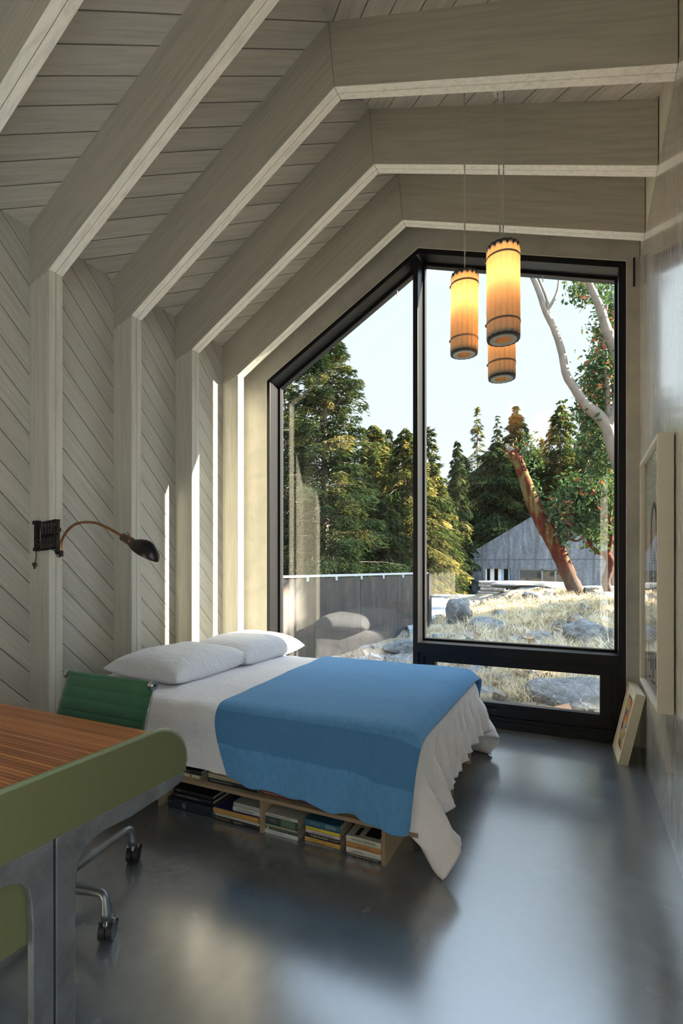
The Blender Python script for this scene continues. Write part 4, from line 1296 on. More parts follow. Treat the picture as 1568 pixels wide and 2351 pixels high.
def cloth(x0, y0, nx, ny, h, z, colliders, pin=None, steps=260, iters=7, stretch_y=None, bend=.25, seed=0, jitter=.002, wind=None, mu=.6, fold=None):
    g = np.random.default_rng(seed)
    X, Y = np.meshgrid(x0 + np.arange(nx) * h, y0 + np.arange(ny) * h, indexing='ij')
    P = np.stack([X, Y, np.full_like(X, z)], -1)
    P += g.normal(0, jitter, P.shape)
    rest_y = np.full((nx, ny - 1), h)
    if stretch_y is not None: rest_y = rest_y * stretch_y(X[:, :-1], Y[:, :-1])
    rest_x = np.full((nx - 1, ny), h)
    V = np.zeros_like(P)
    dt = 1 / 60
    pinned = pin(X, Y) if pin is not None else np.zeros((nx, ny), bool)
    P0 = P.copy()

    def solve(A, B, rest, wa, wb, k=1.0):
        d = B - A; L = np.linalg.norm(d, axis=-1, keepdims=True) + 1e-9
        ws = wa + wb + 1e-9
        c = d * ((L - rest[..., None]) / L) * k
        A += c * (wa / ws); B -= c * (wb / ws)
    w = np.where(pinned, 0.0, 1.0)[..., None]
    for st in range(steps):
        V[..., 2] -= 9.8 * dt
        if wind is not None: V += wind(P, st) * dt
        V *= .965
        prev = P.copy()
        P = P + V * dt * w
        for it in range(iters):
            for s in (0, 1):
                n_ = (nx - s) // 2 * 2
                A = P[s:s + n_:2]; B = P[s + 1:s + 1 + n_:2]; m = min(len(A), len(B)); A, B = A[:m], B[:m]
                solve(A, B, rest_x[s:s + 2 * m:2][:m], w[s:s + n_:2][:m], w[s + 1:s + 1 + n_:2][:m])
                A = P[:, s::2]; B = P[:, s + 1::2]; m = min(A.shape[1], B.shape[1]); A, B = A[:, :m], B[:, :m]
                solve(A, B, rest_y[:, s::2][:, :m], w[:, s::2][:, :m], w[:, s + 1::2][:, :m])
            # shear
            dg = math.sqrt(2) * h
            for (sx, sy) in ((0, 0), (1, 0), (0, 1), (1, 1)):
                A = P[sx:-1:2, sy:-1:2]; B = P[sx + 1::2, sy + 1::2]; mx_, my_ = min(A.shape[0], B.shape[0]), min(A.shape[1], B.shape[1])
                wa = w[sx:-1:2, sy:-1:2][:mx_, :my_]; wb = w[sx + 1::2, sy + 1::2][:mx_, :my_]
                ry = rest_y[sx:-1:2, sy::2][:mx_, :my_]
                rr = np.sqrt(h * h + ry * ry)
                solve(A[:mx_, :my_], B[:mx_, :my_], rr, wa, wb, .5)
                A = P[sx + 1::2, sy:-1:2]; B = P[sx:-1:2, sy + 1::2]; mx_, my_ = min(A.shape[0], B.shape[0]), min(A.shape[1], B.shape[1])
                solve(A[:mx_, :my_], B[:mx_, :my_], rr[:mx_, :my_], w[sx + 1::2, sy:-1:2][:mx_, :my_], w[sx:-1:2, sy + 1::2][:mx_, :my_], .5)
            # bending
            if bend:
                for s in range(4):
                    A = P[s::4]; B = P[s + 2::4]; m = min(len(A), len(B))
                    solve(A[:m], B[:m], np.full((m, ny), 2 * h), w[s::4][:m], w[s + 2::4][:m], bend)
                    A = P[:, s::4]; B = P[:, s + 2::4]; m = min(A.shape[1], B.shape[1])
                    solve(A[:, :m], B[:, :m], (rest_y[:, s::4][:, :m] * 2), w[:, s::4][:, :m], w[:, s + 2::4][:, :m], bend * .6)
        flat = P.reshape(-1, 3)
        pv = prev.reshape(-1, 3)
        for (c, hs, R, off) in colliders:
            flat = sdf_push(flat, np.array(c), np.array(hs), R, off, mu, pv)
        low = flat[:, 2] < .008
        flat[low, 2] = .008
        P = flat.reshape(nx, ny, 3)
        P[pinned] = P0[pinned]
        V = (P - prev) / dt
    return P


def grid_obj(name, P, mat, parent=None, uv=False, thick=.012, sub=1):
    nx, ny = P.shape[:2]
    I_ = np.arange(nx * ny).reshape(nx, ny)
    Fq = np.stack([I_[:-1, :-1], I_[1:, :-1], I_[1:, 1:], I_[:-1, 1:]], -1).reshape(-1, 4)
    o = mesh_np(name, P.reshape(-1, 3), Fq, mat, parent, True)
    if uv:
        ul = o.data.uv_layers.new(name='UVMap')
        idx = Fq.ravel(); ij = np.stack([(idx // ny) / (nx - 1), (idx % ny) / (ny - 1)], -1).astype(np.float32)
        ul.data.foreach_set('uv', ij.ravel())
    if thick:
        md = o.modifiers.new('thick', 'SOLIDIFY'); md.thickness = thick; md.offset = 1.0; md.use_rim = True
    if sub:
        md = o.modifiers.new('sub', 'SUBSURF'); md.levels = sub; md.render_levels = sub
    return o


bc = ((BX0 + BX1) / 2, (BY0 + BY1) / 2, (.20 + ZT) / 2); bh = ((BX1 - BX0) / 2, (BY1 - BY0) / 2, (ZT - .20) / 2)
hh = .0235
nxx = int(round((2.10 + DUV_FOOT) / hh)) + 1
y_start = BY0 - DUV_NEAR
nyy = int(round((BY1 - BY0 + DUV_NEAR + .30) / hh)) + 1
def gath(X, Y):
    s = np.clip((X + .80) / .25, 0, 1)
    near = np.clip((Y - (BY0 - .05)) / .1, 0, 1)
    return 1 + .30 * s * near
def wnd(P, st):
    # the hem at the foot is pulled outwards a little
    f = np.zeros_like(P)
    m = np.clip((P[..., 0] - (BX1 - .02)) / .05, 0, 1) * np.clip((.42 - P[..., 2]) / .15, 0, 1)
    f[..., 0] = 3.2 * m
    n = np.clip((BY0 - .01 - P[..., 1]) / .03, 0, 1) * np.clip((.42 - P[..., 2]) / .15, 0, 1)
    f[..., 1] = 0 * n
    return f
DUV = cloth(-2.72, y_start, nxx, nyy, hh, ZT + .03, [(bc, bh, .055, .004)], pin=lambda X, Y: (X < -2.715) & (Y > BY0 + .05) & (Y < BY1 - .05), steps=200, iters=12, stretch_y=gath, bend=.12, seed=3, jitter=.003, wind=wnd, mu=.5)
# smooth a little and add a soft quilted swell on top
def lap(P, n, k=.4):
    for _ in range(n):
        Q = P.copy()
        Q[1:-1, 1:-1] = P[1:-1, 1:-1] * (1 - k) + k * .25 * (P[2:, 1:-1] + P[:-2, 1:-1] + P[1:-1, 2:] + P[1:-1, :-2])
        P = Q
    return P
DUV = lap(DUV, 3)
for i in range(DUV.shape[0]):
    for j in range(DUV.shape[1]):
        x_, y_, z_ = DUV[i, j]
        if z_ > ZT - .03:
            m = min(1, (z_ - ZT + .03) / .03)
            DUV[i, j, 2] += m * (.010 + .009 * mnoise.fractal(Vector((x_ * 2.0, y_ * 2.6, 1)), .9, 2, 3) + .004 * mnoise.noise(Vector((x_ * 11, y_ * 5, 4))))
        elif x_ < BX1 - .02:
            DUV[i, j, 1] -= .010 * mnoise.fractal(Vector((x_ * 3.2, z_ * 5, 2)), .8, 2, 3) * (1 if y_ < 2.5 else -1) + .004
def upsample(P):
    a = np.empty((P.shape[0] * 2 - 1, P.shape[1], 3)); a[::2] = P; a[1::2] = (P[1:] + P[:-1]) / 2
    b = np.empty((a.shape[0], a.shape[1] * 2 - 1, 3)); b[:, ::2] = a; b[:, 1::2] = (a[:, 1:] + a[:, :-1]) / 2
    return b
# keep the near hem level above the book shelf, let only the corner drop
w_ = np.clip((DUV[..., 0] - (BX1 - .04)) / .07, 0, 1); near_ = DUV[..., 1] < 2.3
lift = np.where(near_ & (DUV[..., 2] < .25), (.25 - DUV[..., 2]) * .9, 0) * (1 - w_)
DUV[..., 2] += lift
tip = np.clip((DUV[..., 0] - (BX1 - .03)) / .05, 0, 1) * np.clip((2.25 - DUV[..., 1]) / .2, 0, 1) * np.clip((.34 - DUV[..., 2]) / .25, 0, 1)
DUV[..., 0] += .07 * tip; DUV[..., 1] += .02 * tip
DUV = lap(upsample(DUV), 2)
# hanging pleats along the foot: fine folds that fan out towards the hem
for i in range(DUV.shape[0]):
    for j in range(DUV.shape[1]):
        x_, y_, z_ = DUV[i, j]
        if x_ > BX1 - .03 and z_ < ZT - .02:
            k_ = min(1.0, (ZT - .02 - z_) / .16)
            ph = 2 * math.pi * (y_ + (ZT - z_) * .35) / .072 + 1.8 * mnoise.noise(Vector((y_ * 4, 0, 0)))
            am = (.0105 + .008 * mnoise.noise(Vector((y_ * 6, 5, 0)))) * k_
            DUV[i, j, 0] += am * math.sin(ph) + .004 * k_ * math.sin(ph * .47 + 1)
duvet = grid_obj('duvet', DUV, M['linen'], None, False, .008, 0)
tag(duvet, 'pale lilac grey linen duvet hanging in pleats over the foot of the bed', 'duvet')

# blanket
bx0, bx1 = -1.66, -.612
hb = .022
nbx = int(round((bx1 - bx0) / hb)) + 1
ybn = BY0 - .275
nby = int(round((1.48 + .275 + .30) / hb)) + 1
bcb = (bc[0], bc[1], bc[2]); 
def shear_pos():
    pass
BL = cloth(bx0, ybn, nbx, nby, hb, ZT + .06, [(bc, bh, .07, .030)], steps=130, iters=12, bend=.6, seed=9, jitter=.0015, mu=.75)
BL = lap(BL, 4)
# turn it slightly on the bed: the left edge runs from far left to near right
ny_ = BL.shape[1]
for i in range(BL.shape[0]):
    f = 1 - i / (BL.shape[0] - 1)
    for j in range(ny_):
        x_, y_, z_ = BL[i, j]
        tt = (y_ - 2.0) / 1.5
        BL[i, j, 0] = x_ + f * (-.13 * tt + .10 * max(0.0, (ZT - z_) / .3) * (1 if y_ < 2.2 else 0))
        if z_ > ZT + .0:
            BL[i, j, 2] += .012 + .006 * mnoise.fractal(Vector((x_ * 3, y_ * 3.0, 7)), .9, 2, 3)
        if z_ < .40 and y_ < 2.3:
            BL[i, j, 1] -= .012 * math.sin(x_ * 17 + 1) * (.42 - z_) / .2 + .010
            BL[i, j, 2] += .05 * (f - .55) + .008 * math.sin(x_ * 26)
# keep it just outside the duvet
from mathutils.bvhtree import BVHTree
Id = np.arange(DUV.shape[0] * DUV.shape[1]).reshape(DUV.shape[:2])
Fd = np.stack([Id[:-1, :-1], Id[1:, :-1], Id[1:, 1:], Id[:-1, 1:]], -1).reshape(-1, 4)
bvh = BVHTree.FromPolygons([tuple(p) for p in DUV.reshape(-1, 3)], [tuple(int(q) for q in f) for f in Fd])
ctr = Vector((bc[0], bc[1], .36))
for i in range(BL.shape[0]):
    for j in range(ny_):
        p_ = Vector(BL[i, j])
        core = Vector((min(max(p_.x, BX0 + .15), BX1 - .15), min(max(p_.y, BY0 + .12), BY1 - .12), min(p_.z, .44)))
        d = (p_ - core)
        if d.length < 1e-5: continue
        Ld = d.length; d.normalize()
        hit = bvh.ray_cast(core + d * 1.0, -d, 1.0)
        if hit[0] is not None:
            hd = (hit[0] - core).length
            if Ld < hd + .016: BL[i, j] = tuple(core + d * (hd + .016))
BL = lap(BL, 2, .3)
BL[..., 1] -= np.where((BL[..., 1] < 2.06), .014 * np.clip((.52 - BL[..., 2]) / .12, 0, 1), 0)
bl = grid_obj('wool_blanket', BL, M['blue'], None, True, .006, 1)
tag(bl, 'thick blue wool blanket with a darker band laid across the foot of the bed', 'blanket')


# ---------------- pillows
def pillow(c, sx, sy, T, rz, seed, label, tilt=(0, 0)):
    n = 44
    V, Fc = [], []
    Mx = Matrix.Translation(c) @ Matrix.Rotation(rz, 4, 'Z') @ Matrix.Rotation(tilt[0], 4, 'X') @ Matrix.Rotation(tilt[1], 4, 'Y')
    for side_ in (1, -1):
        for i in range(n + 1):
            for j in range(n + 1):
                u, v = i / n * 2 - 1, j / n * 2 - 1
                # sides curve in between the pointed corners
                px = u * sx / 2 * (1 - .055 * (1 - v * v)); px = px
                py = v * sy / 2 * (1 - .05 * (1 - u * u))
                px = u * sx / 2 * (1 - .07 * (1 - v ** 2) * abs(u) ** 3)
                py = v * sy / 2 * (1 - .06 * (1 - u ** 2) * abs(v) ** 3)
                b = max(0.0, (1 - u ** 4) * (1 - v ** 4)) ** .55
                zt = T * b
                sd = Vector((px * 6, py * 6, seed))
                corner = (abs(u) * abs(v)) ** 2
                wr = mnoise.fractal(Vector((px * 5, py * 5, seed)), .8, 2.1, 4) * .006 + mnoise.noise(Vector((px * 14 + py * 7, py * 4, seed + 3))) * .004 * (1 - b * .3)
                z_ = side_ * zt * (.62 if side_ > 0 else .38) + wr * (b > .02)
                if side_ < 0: z_ = max(z_, -.38 * T * .82)
                V.append(Mx @ Vector((px, py, z_)))
    w = n + 1; N_ = w * w
    for i in range(n):
        for j in range(n):
            a = i * w + j
            Fc.append((a, a + w, a + w + 1, a + 1)); Fc.append((N_ + a, N_ + a + 1, N_ + a + w + 1, N_ + a + w))
    for k in range(n):
        for (a, b_) in ((k, k + 1), (n * w + k, n * w + k + 1), (k * w, (k + 1) * w), (k * w + n, (k + 1) * w + n)):
            Fc.append((a, b_, N_ + b_, N_ + a))
    o = MB().add(V, Fc).build('pillow', M['pillow'], None, smooth=True)
    md = o.modifiers.new('sub', 'SUBSURF'); md.levels = 1; md.render_levels = 1
    return tag(o, label, 'pillow', 'bed pillows')


pillow(Vector((-2.42, 2.615, ZT + .078)), .60, .80, .18, .03, 1.0, 'pale linen pillow on the near side of the bed, beside the green chair', (.0, .05))
pillow(Vector((-2.38, 3.295, ZT + .080)), .60, .76, .19, -.06, 5.0, 'pale linen pillow on the far side of the bed, its corner in the sun', (.02, .04))


# ---------------- books
bk_m = {}
def bcol(c):
    k_ = tuple(c)
    if k_ not in bk_m: bk_m[k_] = simple('book_cover_%d' % len(bk_m), c, .45, 0, .04)
    return bk_m[k_]
M['pages'] = simple('book_pages', (.42, .37, .28), .85, 0, .15, 60)
def text_obj(s, h_, width, color, parent, x, y, z, name='spine_title'):
    cu = bpy.data.curves.new(name, 'FONT'); cu.body = s; cu.size = 1.0; cu.extrude = 0.0
    ob = bpy.data.objects.new(name, cu); col.objects.link(ob)
    dg_ = bpy.context.evaluated_depsgraph_get(); me = bpy.data.meshes.new_from_object(ob.evaluated_get(dg_))
    bpy.data.objects.remove(ob); bpy.data.curves.remove(cu)
    xs = [v.co.x for v in me.vertices]; ys = [v.co.y for v in me.vertices]
    if not xs: return None
    w0 = max(xs) - min(xs); h0 = max(ys) - min(ys)
    off = WL.get(parent.name, Vector((0, 0, 0)))
    for v in me.vertices:
        X = x + (v.co.x - min(xs)) / w0 * width; Zz = z + (v.co.y - min(ys)) / h0 * h_
        v.co = Vector((X, y - .0004, Zz)) - off
    me.materials.append(bcol(color))
    o = bpy.data.objects.new(name, me); col.objects.link(o); o.parent = parent
    return o


def book(x0, x1, z0, th_, y0, dep, c, label, texts=(), group=None, hard=False, blocks=()):
    root = thing('book', ((x0 + x1) / 2, y0, z0), label, 'book', group)
    ct = .0022 if hard else .0011
    mb = MB(); z1 = z0 + th_ - .0006
    mb.box((x0, y0, z0), (x1, y0 + dep, z0 + ct)); mb.box((x0, y0, z1 - ct), (x1, y0 + dep, z1))
    # spine, gently rounded
    prof = [(y0 + .003, z0), (y0, z0 + th_ * .15), (y0 - .0008, (z0 + z1) / 2), (y0, z1 - th_ * .15), (y0 + .003, z1), (y0 + .004, z1), (y0 + .004, z0)]
    mb.prism(prof, 'x', x0, x1)
    mb.build('cover', bcol(c), root)
    ins = .003 if hard else .0006
    MB().box((x0 + ins, y0 + .004, z0 + ct), (x1 - ins, y0 + dep - ins, z1 - ct)).build('pages', M['pages'], root)
    for (fx0_, fx1_, cc_) in blocks:
        MB().box((x0 + (x1 - x0) * fx0_, y0 - .0012, z0 + th_ * .06), (x0 + (x1 - x0) * fx1_, y0 + .002, z1 - th_ * .06)).build('spine_panel', bcol(cc_), root)
    for (s, fx, fw_, fz, fh, cc_) in texts:
        text_obj(s, th_ * fh, (x1 - x0) * fw_, cc_, root, x0 + (x1 - x0) * fx, y0 - .0013, z0 + th_ * fz)
    return root


W_ = (.55, .55, .52); K_ = (.012, .013, .018); CRM = (.50, .46, .36)
LAST = [None]
def stack(x0, z, y0, items, place, group):
    for (w, th_, c, lab, kw) in items:
        dx = kw.pop('dx', 0); dep = kw.pop('dep', .14); dy = kw.pop('dy', 0)
        LAST[0] = book(x0 + dx, x0 + dx + w, z, th_, y0 + dy, dep, c, lab + ' ' + place, group=group, **kw)
        z += th_ + .0004
    return z


stack(-1.985, 0, 2.035, [
    (.295, .052, (.012, .018, .032), 'thick black book marked H, lowest', dict(dep=.24, hard=True, texts=[('H', .34, .06, .15, .62, (.5, .5, .48)), ('o', .04, .02, .5, .2, (.3, .4, .4))])),
    (.270, .020, (.015, .015, .022), 'large dark book lying on the H book', dict(dep=.23, dy=.02, dx=.012, hard=True, texts=[('NATURAL WORLD REVIEW', .12, .55, .3, .35, (.4, .38, .4))])),
    (.262, .018, (.018, .016, .018), 'large black book with a pale title, topmost', dict(dep=.22, dy=.03, dx=.01, hard=True, texts=[('TEN', .08, .1, .3, .4, (.45, .45, .45))])),
    ], 'in the leftmost stack under the bed', 'books at the left end under the bed')
stack(-1.682, 0, 2.035, [
    (.285, .020, K_, 'black book with gold and cream lettering, lowest', dict(dep=.2, texts=[('THE SHADOWS', .03, .34, .25, .5, (.5, .38, .18)), ('ESSAYS', .45, .2, .25, .5, (.55, .5, .35))])),
    (.270, .014, (.45, .42, .36), 'plain cream book under the orange one', dict(dep=.2, dx=.01)),
    (.272, .024, (.50, .28, .07), 'orange spined book with a dark blue cover', dict(dep=.21, hard=True)),
    ], 'in the second stack from the left', 'books beside the first divider')
z2 = .0598
MB_top = book(-1.672, -1.41, z2 - .0002, .004, 2.034, .21, (.02, .02, .09), 'thin dark blue folder lying on the orange spined book', group='books beside the first divider')
stack(-1.565, z2 + .0042, 2.04, [
    (.168, .022, W_, 'white book reading PAPA HEMINGWAY', dict(texts=[('PAPA HEMINGWAY', .18, .6, .28, .45, (.03, .03, .03))])),
    (.162, .020, (.40, .40, .36), 'grey book lying on the PAPA HEMINGWAY book', dict(dx=.004, texts=[('V', .45, .03, .35, .3, (.05, .05, .05))])),
    ], 'in the second stack from the left', 'books beside the first divider')
g3 = 'books right of the first divider'
stack(-1.372, 0, 2.036, [
    (.182, .020, W_, 'white book with blue grey lettering, lowest', dict(texts=[('THE GOLDEN COAST STORIES', .1, .5, .3, .45, (.25, .33, .45))])),
    (.180, .013, (.05, .09, .07), 'dark green book with a cream label', dict(dx=.002, blocks=[(.05, .12, (.45, .42, .3))], texts=[('collected writing', .2, .5, .3, .45, (.35, .4, .3))])),
    (.180, .011, (.30, .30, .20), 'thin olive book', dict(dx=.002)),
    (.178, .036, (.025, .055, .065), 'thick dark teal book with an orange title', dict(dx=.003, blocks=[(.5, .93, (.10, .16, .11))], texts=[('Uris', .16, .2, .4, .38, (.45, .17, .07))])),
    (.180, .017, (.48, .47, .42), 'cream book with bold black lettering, topmost', dict(dx=.002, texts=[('The Action Society', .08, .38, .3, .5, (.03, .03, .03)), ('the go-between', .5, .3, .3, .5, (.03, .03, .03))])),
    ], 'in the third stack', g3)
g4 = 'books in the middle of the right bay'
stack(-1.150, 0, 2.034, [
    (.182, .013, (.10, .11, .11), 'black book with white pattern, lowest', dict(texts=[('NOVEMBER AND OTHER TALES', .05, .75, .25, .5, (.45, .47, .45))])),
    (.180, .021, (.55, .33, .08), 'orange book with two lines of black lettering', dict(texts=[('Something like a love affair', .14, .5, .52, .32, (.04, .03, .02)), ('Julian Symons', .70, .2, .35, .32, (.04, .03, .02)), ('and four more stories', .2, .4, .12, .3, (.04, .03, .02))])),
    (.178, .019, (.015, .015, .018), 'black book reading The Boys from Brazil', dict(dx=.003, texts=[('The Boys from Brazil', .15, .5, .2, .6, (.6, .6, .58)), ('IRA LEVIN', .72, .2, .3, .4, (.25, .25, .25))])),
    (.175, .014, (.52, .44, .44), 'pale pink book', dict(dx=.004, texts=[('OF MEN AND HIS OWN COUNTRY', .2, .62, .28, .48, (.04, .03, .03))])),
    (.175, .015, (.60, .50, .05), 'bright yellow book', dict(dx=.004, texts=[('AGENCY HOUSE', .05, .4, .25, .5, (.55, .22, .05))])),
    (.178, .031, (.02, .11, .19), 'thick blue book with pale lettering, topmost', dict(dx=.001, texts=[('ROBERT LAMB', .14, .3, .42, .34, (.28, .36, .38)), ('ZE BOSTON', .60, .28, .28, .5, (.45, .5, .45))])),
    ], 'in the fourth stack', g4)
g5 = 'books at the foot end under the bed'
stack(-.940, 0, 2.034, [
    (.166, .012, K_, 'black and white book, lowest', dict(texts=[('OTHER VOICES  OTHER ROOMS', .03, .9, .3, .4, (.5, .5, .5))])),
    (.166, .025, (.52, .51, .48), 'white book with small black title', dict(texts=[('MURDER IN PARIS', .2, .3, .35, .28, (.05, .05, .05)), ('SIMENON', .65, .2, .32, .28, (.4, .4, .38))])),
    (.166, .021, (.42, .20, .06), 'orange brown book', dict(texts=[('THE STRANGER', .35, .3, .3, .35, (.18, .08, .03))])),
    (.166, .029, (.53, .51, .44), 'cream book with dark cover picture, topmost', dict(texts=[('NARCISSUS', .16, .3, .38, .36, (.04, .04, .04)), ('HERMANN HESSE', .5, .34, .38, .34, (.05, .05, .05))])),
    ], 'in the stack beside the end panel', g5)
mb = MB().box((-.86, 2.06, .0876), (-.79, 2.15, .0882)); mb.box((-.905, 2.05, .0876), (-.885, 2.12, .0882))
mb.build('cover_picture', M['ink'], LAST[0])

# upper shelf
zu = SZ1 + .0004
gu = 'books on the upper shelf under the duvet'
stack(-1.93, zu, 2.03, [
    (.16, .018, (.55, .50, .38), 'cream spined book with a small red mark, lowest', dict(blocks=[(.62, .68, (.25, .08, .04))])),
    (.19, .022, (.02, .02, .024), 'black hardback lying on the cream spined book', dict(dx=-.02, dep=.18, hard=True, texts=[('A SHORT STORY BOOK', .3, .35, .3, .3, (.3, .3, .32))])),
    ], 'left end of the upper shelf', gu)
stack(-1.715, zu, 2.03, [
    (.30, .022, (.016, .017, .022), 'long black paperback with pale lettering, lowest', dict(texts=[('The Adventures Of The Stone Farm', .05, .45, .35, .4, (.4, .4, .4))])),
    (.29, .009, (.40, .36, .26), 'thin tan book', dict(dx=.002)),
    (.27, .011, (.46, .38, .26), 'thin cream book', dict(dx=.004)),
    (.26, .012, (.25, .18, .12), 'brown book, topmost', dict(dx=.006)),
    ], 'in the second pile of the upper shelf', gu)
stack(-1.395, zu, 2.032, [
    (.185, .016, (.18, .035, .03), 'dark red book with white lettering', dict(texts=[('William Gray', .12, .4, .3, .5, (.55, .52, .5)), ('STORIES', .58, .25, .3, .4, (.35, .14, .1))])),
    (.180, .019, (.38, .34, .28), 'beige book lying on the dark red one', dict(dx=.002, texts=[('Private Lives', .1, .4, .3, .4, (.25, .2, .18))])),
    ], 'upper shelf above the first divider', gu)
stack(-1.160, zu, 2.032, [
    (.178, .021, (.11, .03, .10), 'purple book with pale lilac lettering', dict(texts=[('LORENZO STREET', .5, .42, .52, .3, (.5, .4, .5)), ('THE LIGHTS', .55, .36, .15, .3, (.5, .4, .5))])),
    (.178, .026, (.36, .06, .025), 'orange red book lying on the purple one', dict(texts=[('POOR PEOPLE', .25, .35, .4, .25, (.5, .3, .2))])),
    ], 'in the middle of the upper shelf', gu)
stack(-.955, zu, 2.032, [
    (.185, .016, (.46, .48, .47), 'white book reading THE TOKEN MAN in blue and red', dict(texts=[('2', .07, .03, .2, .6, (.03, .03, .03)), ('THE TOKEN', .24, .32, .25, .5, (.08, .20, .32)), ('MAN', .59, .13, .25, .5, (.45, .06, .05))])),
    (.190, .013, (.26, .07, .08), 'faded crimson book', dict(dx=.008, texts=[('an autumn journal', .1, .6, .3, .4, (.4, .2, .2))])),
    (.18, .016, (.10, .025, .05), 'dark maroon book, topmost', dict(dx=.016)),
    ], 'right end of the upper shelf', gu)

# ================================================================== trees
def leaf_mat(name, stops, trans=.35):
    t = NT(name)
    a_ = t.n('Attribute'); a_.attribute_name = 'tone'
    c = t.ramp(a_.outputs['Fac'], stops)
    df = t.n('BsdfDiffuse'); tl = t.n('BsdfTranslucent'); mx = t.n('MixShader'); mx.inputs[0].default_value = trans
    t.t.links.new(c, df.inputs[0])
    b = t.mix(1.0, c, (1.5, 1.35, .7), 'MULTIPLY')
    t.t.links.new(b, tl.inputs[0]); t.t.links.new(df.outputs[0], mx.inputs[1]); t.t.links.new(tl.outputs[0], mx.inputs[2])
    t.t.links.new(mx.outputs[0], t.out.inputs[0])
    return t.m


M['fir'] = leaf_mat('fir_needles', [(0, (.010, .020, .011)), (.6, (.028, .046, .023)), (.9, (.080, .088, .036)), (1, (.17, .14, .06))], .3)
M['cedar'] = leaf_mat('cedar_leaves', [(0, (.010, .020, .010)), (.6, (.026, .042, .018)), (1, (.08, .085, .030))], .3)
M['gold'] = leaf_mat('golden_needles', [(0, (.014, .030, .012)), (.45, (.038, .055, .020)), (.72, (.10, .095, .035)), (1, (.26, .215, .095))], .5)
M['bark'] = simple('grey_bark', (.16, .13, .105), .9, 0, .35, 14, .5)
M['arb_leaf'] = leaf_mat('broad_leaves', [(0, (.025, .055, .028)), (.5, (.045, .085, .042)), (.80, (.11, .15, .085)), (.86, (.26, .06, .045)), (.95, (.30, .11, .07)), (1, (.38, .28, .08))], .2)


def conifer_arrays(Ht, R, seed, nbr, droop, leafL, leafW, dens, shape=.85, base=.06, up=0.0):
    """leaves as small folded blades set along drooping branches"""
    g = np.random.default_rng(seed)
    V = []; br = []
    t_ = np.sort(g.random(nbr) ** .9) * (1 - base) + base
    C_all, D_all, T_all = [], [], []
    for i, tt in enumerate(t_):
        z0 = tt * Ht
        L = R * ((1 - tt) ** shape) * (.48 + .75 * g.random() ** 1.3) + .12
        bt_ = g.normal(0, .22)
        az = i * 2.39996 + g.normal(0, .3)
        n = max(6, int(L * dens))
        s = np.sqrt(g.random(n)) * .97 + .03
        # branch centre line
        dz = (up * s - droop * s ** 2) * L
        ca, sa = math.cos(az), math.sin(az)
        w = (1 - s * .75) * .42 * L * np.minimum(1, s * 2.4)         # half width of the flat spray
        off = g.uniform(-1, 1, n) * w
        hang = -np.abs(off) * .35 - g.random(n) ** 2 * (.05 + .16 * L)
        cx_ = ca * s * L - sa * off; cy_ = sa * s * L + ca * off
        T_all.append(np.full(n, bt_)); C_all.append(np.stack([cx_, cy_, z0 + dz + hang], -1))
        sg = np.sign(off)
        d = np.stack([ca * .75 - sa * sg * .6, sa * .75 + ca * sg * .6, -droop * s * 1.2 - .15 + up * .4], -1) + g.normal(0, .28, (n, 3))
        D_all.append(d + g.normal(0, .12, (n, 3)))
        br.append((z0, az, L, droop, up))
    C = np.concatenate(C_all); D = np.concatenate(D_all); D /= np.linalg.norm(D, axis=1)[:, None]
    n = len(C)
    up_ = g.normal(0, .5, (n, 3)) + np.array([0, 0, 1.0])
    S = np.cross(D, up_); S /= np.linalg.norm(S, axis=1)[:, None]
    l = leafL * (.6 + .8 * g.random(n)); w = leafW * (.6 + .8 * g.random(n))
    a = C - D * (l * .5)[:, None]; b = C + D * (l * .5)[:, None]
    mid = C - D * (l * .05)[:, None]; m1 = mid + S * w[:, None] * .5; m2 = mid - S * w[:, None] * .5
    V = np.stack([a, m1, b, m2], 1).reshape(-1, 3)
    Fq = np.arange(n * 4).reshape(-1, 4)
    hgt = C[:, 2] / Ht
    tone = np.clip(g.normal(.47, .16, n) + np.concatenate(T_all), 0, 1)
    return V, Fq, tone, br


def conifer(label, pos, Ht, R, seed, mat, nbr=220, droop=.35, leafL=.22, leafW=.05, dens=60, shape=.85, base=.06, trunk=.10, up=0.0, group='trees beyond the glass', name='conifer_tree'):
    root = thing(name, pos, label, 'tree', group)
    V, Fq, tone, br = conifer_arrays(Ht, R, seed, nbr, droop, leafL, leafW, dens, shape, base, up)
    V = V + np.array(pos)
    mesh_np('foliage', V, Fq, mat, root, False, tone)
    mb = MB(); P0 = Vector(pos)
    mb.tube([P0 + Vector((0, 0, -.3)), P0 + Vector((0, 0, Ht * .5)), P0 + Vector((0, 0, Ht * .98))], [trunk, trunk * .6, .012], 8)
    for (z0, az, L, dr, u_) in br[::2]:
        d = Vector((math.cos(az), math.sin(az), 0))
        pts = [P0 + Vector((0, 0, z0)) + d * L * s + Vector((0, 0, (u_ * s - dr * s * s) * L)) for s in (0, .35, .7, .95)]
        mb.tube(pts, [.02 + L * .006, .014 + L * .003, .008, .004], 4, cap=False)
    mb.build('trunk', M['bark'], root)
    return root


def tpos(u, Y, z=None):
    q = at(u, 1298, Y)
    return (q.x, q.y, (ground_z(q.x, q.y) if abs(q.x) < 26 and q.y < 66 else -.6) if z is None else z)


def topz(v, u, Y):
    return at(u, v, Y).z


def tree_at(label, u, vtop, Y, hw_px, seed, mat, **kw):
    p = tpos(u, Y)
    q = at(u, vtop, Y)
    d = -q.x * math.sin(TH) + q.y * math.cos(TH)
    R = hw_px * d / F
    return conifer(label, p, q.z - p[2], R, seed, mat, **kw)


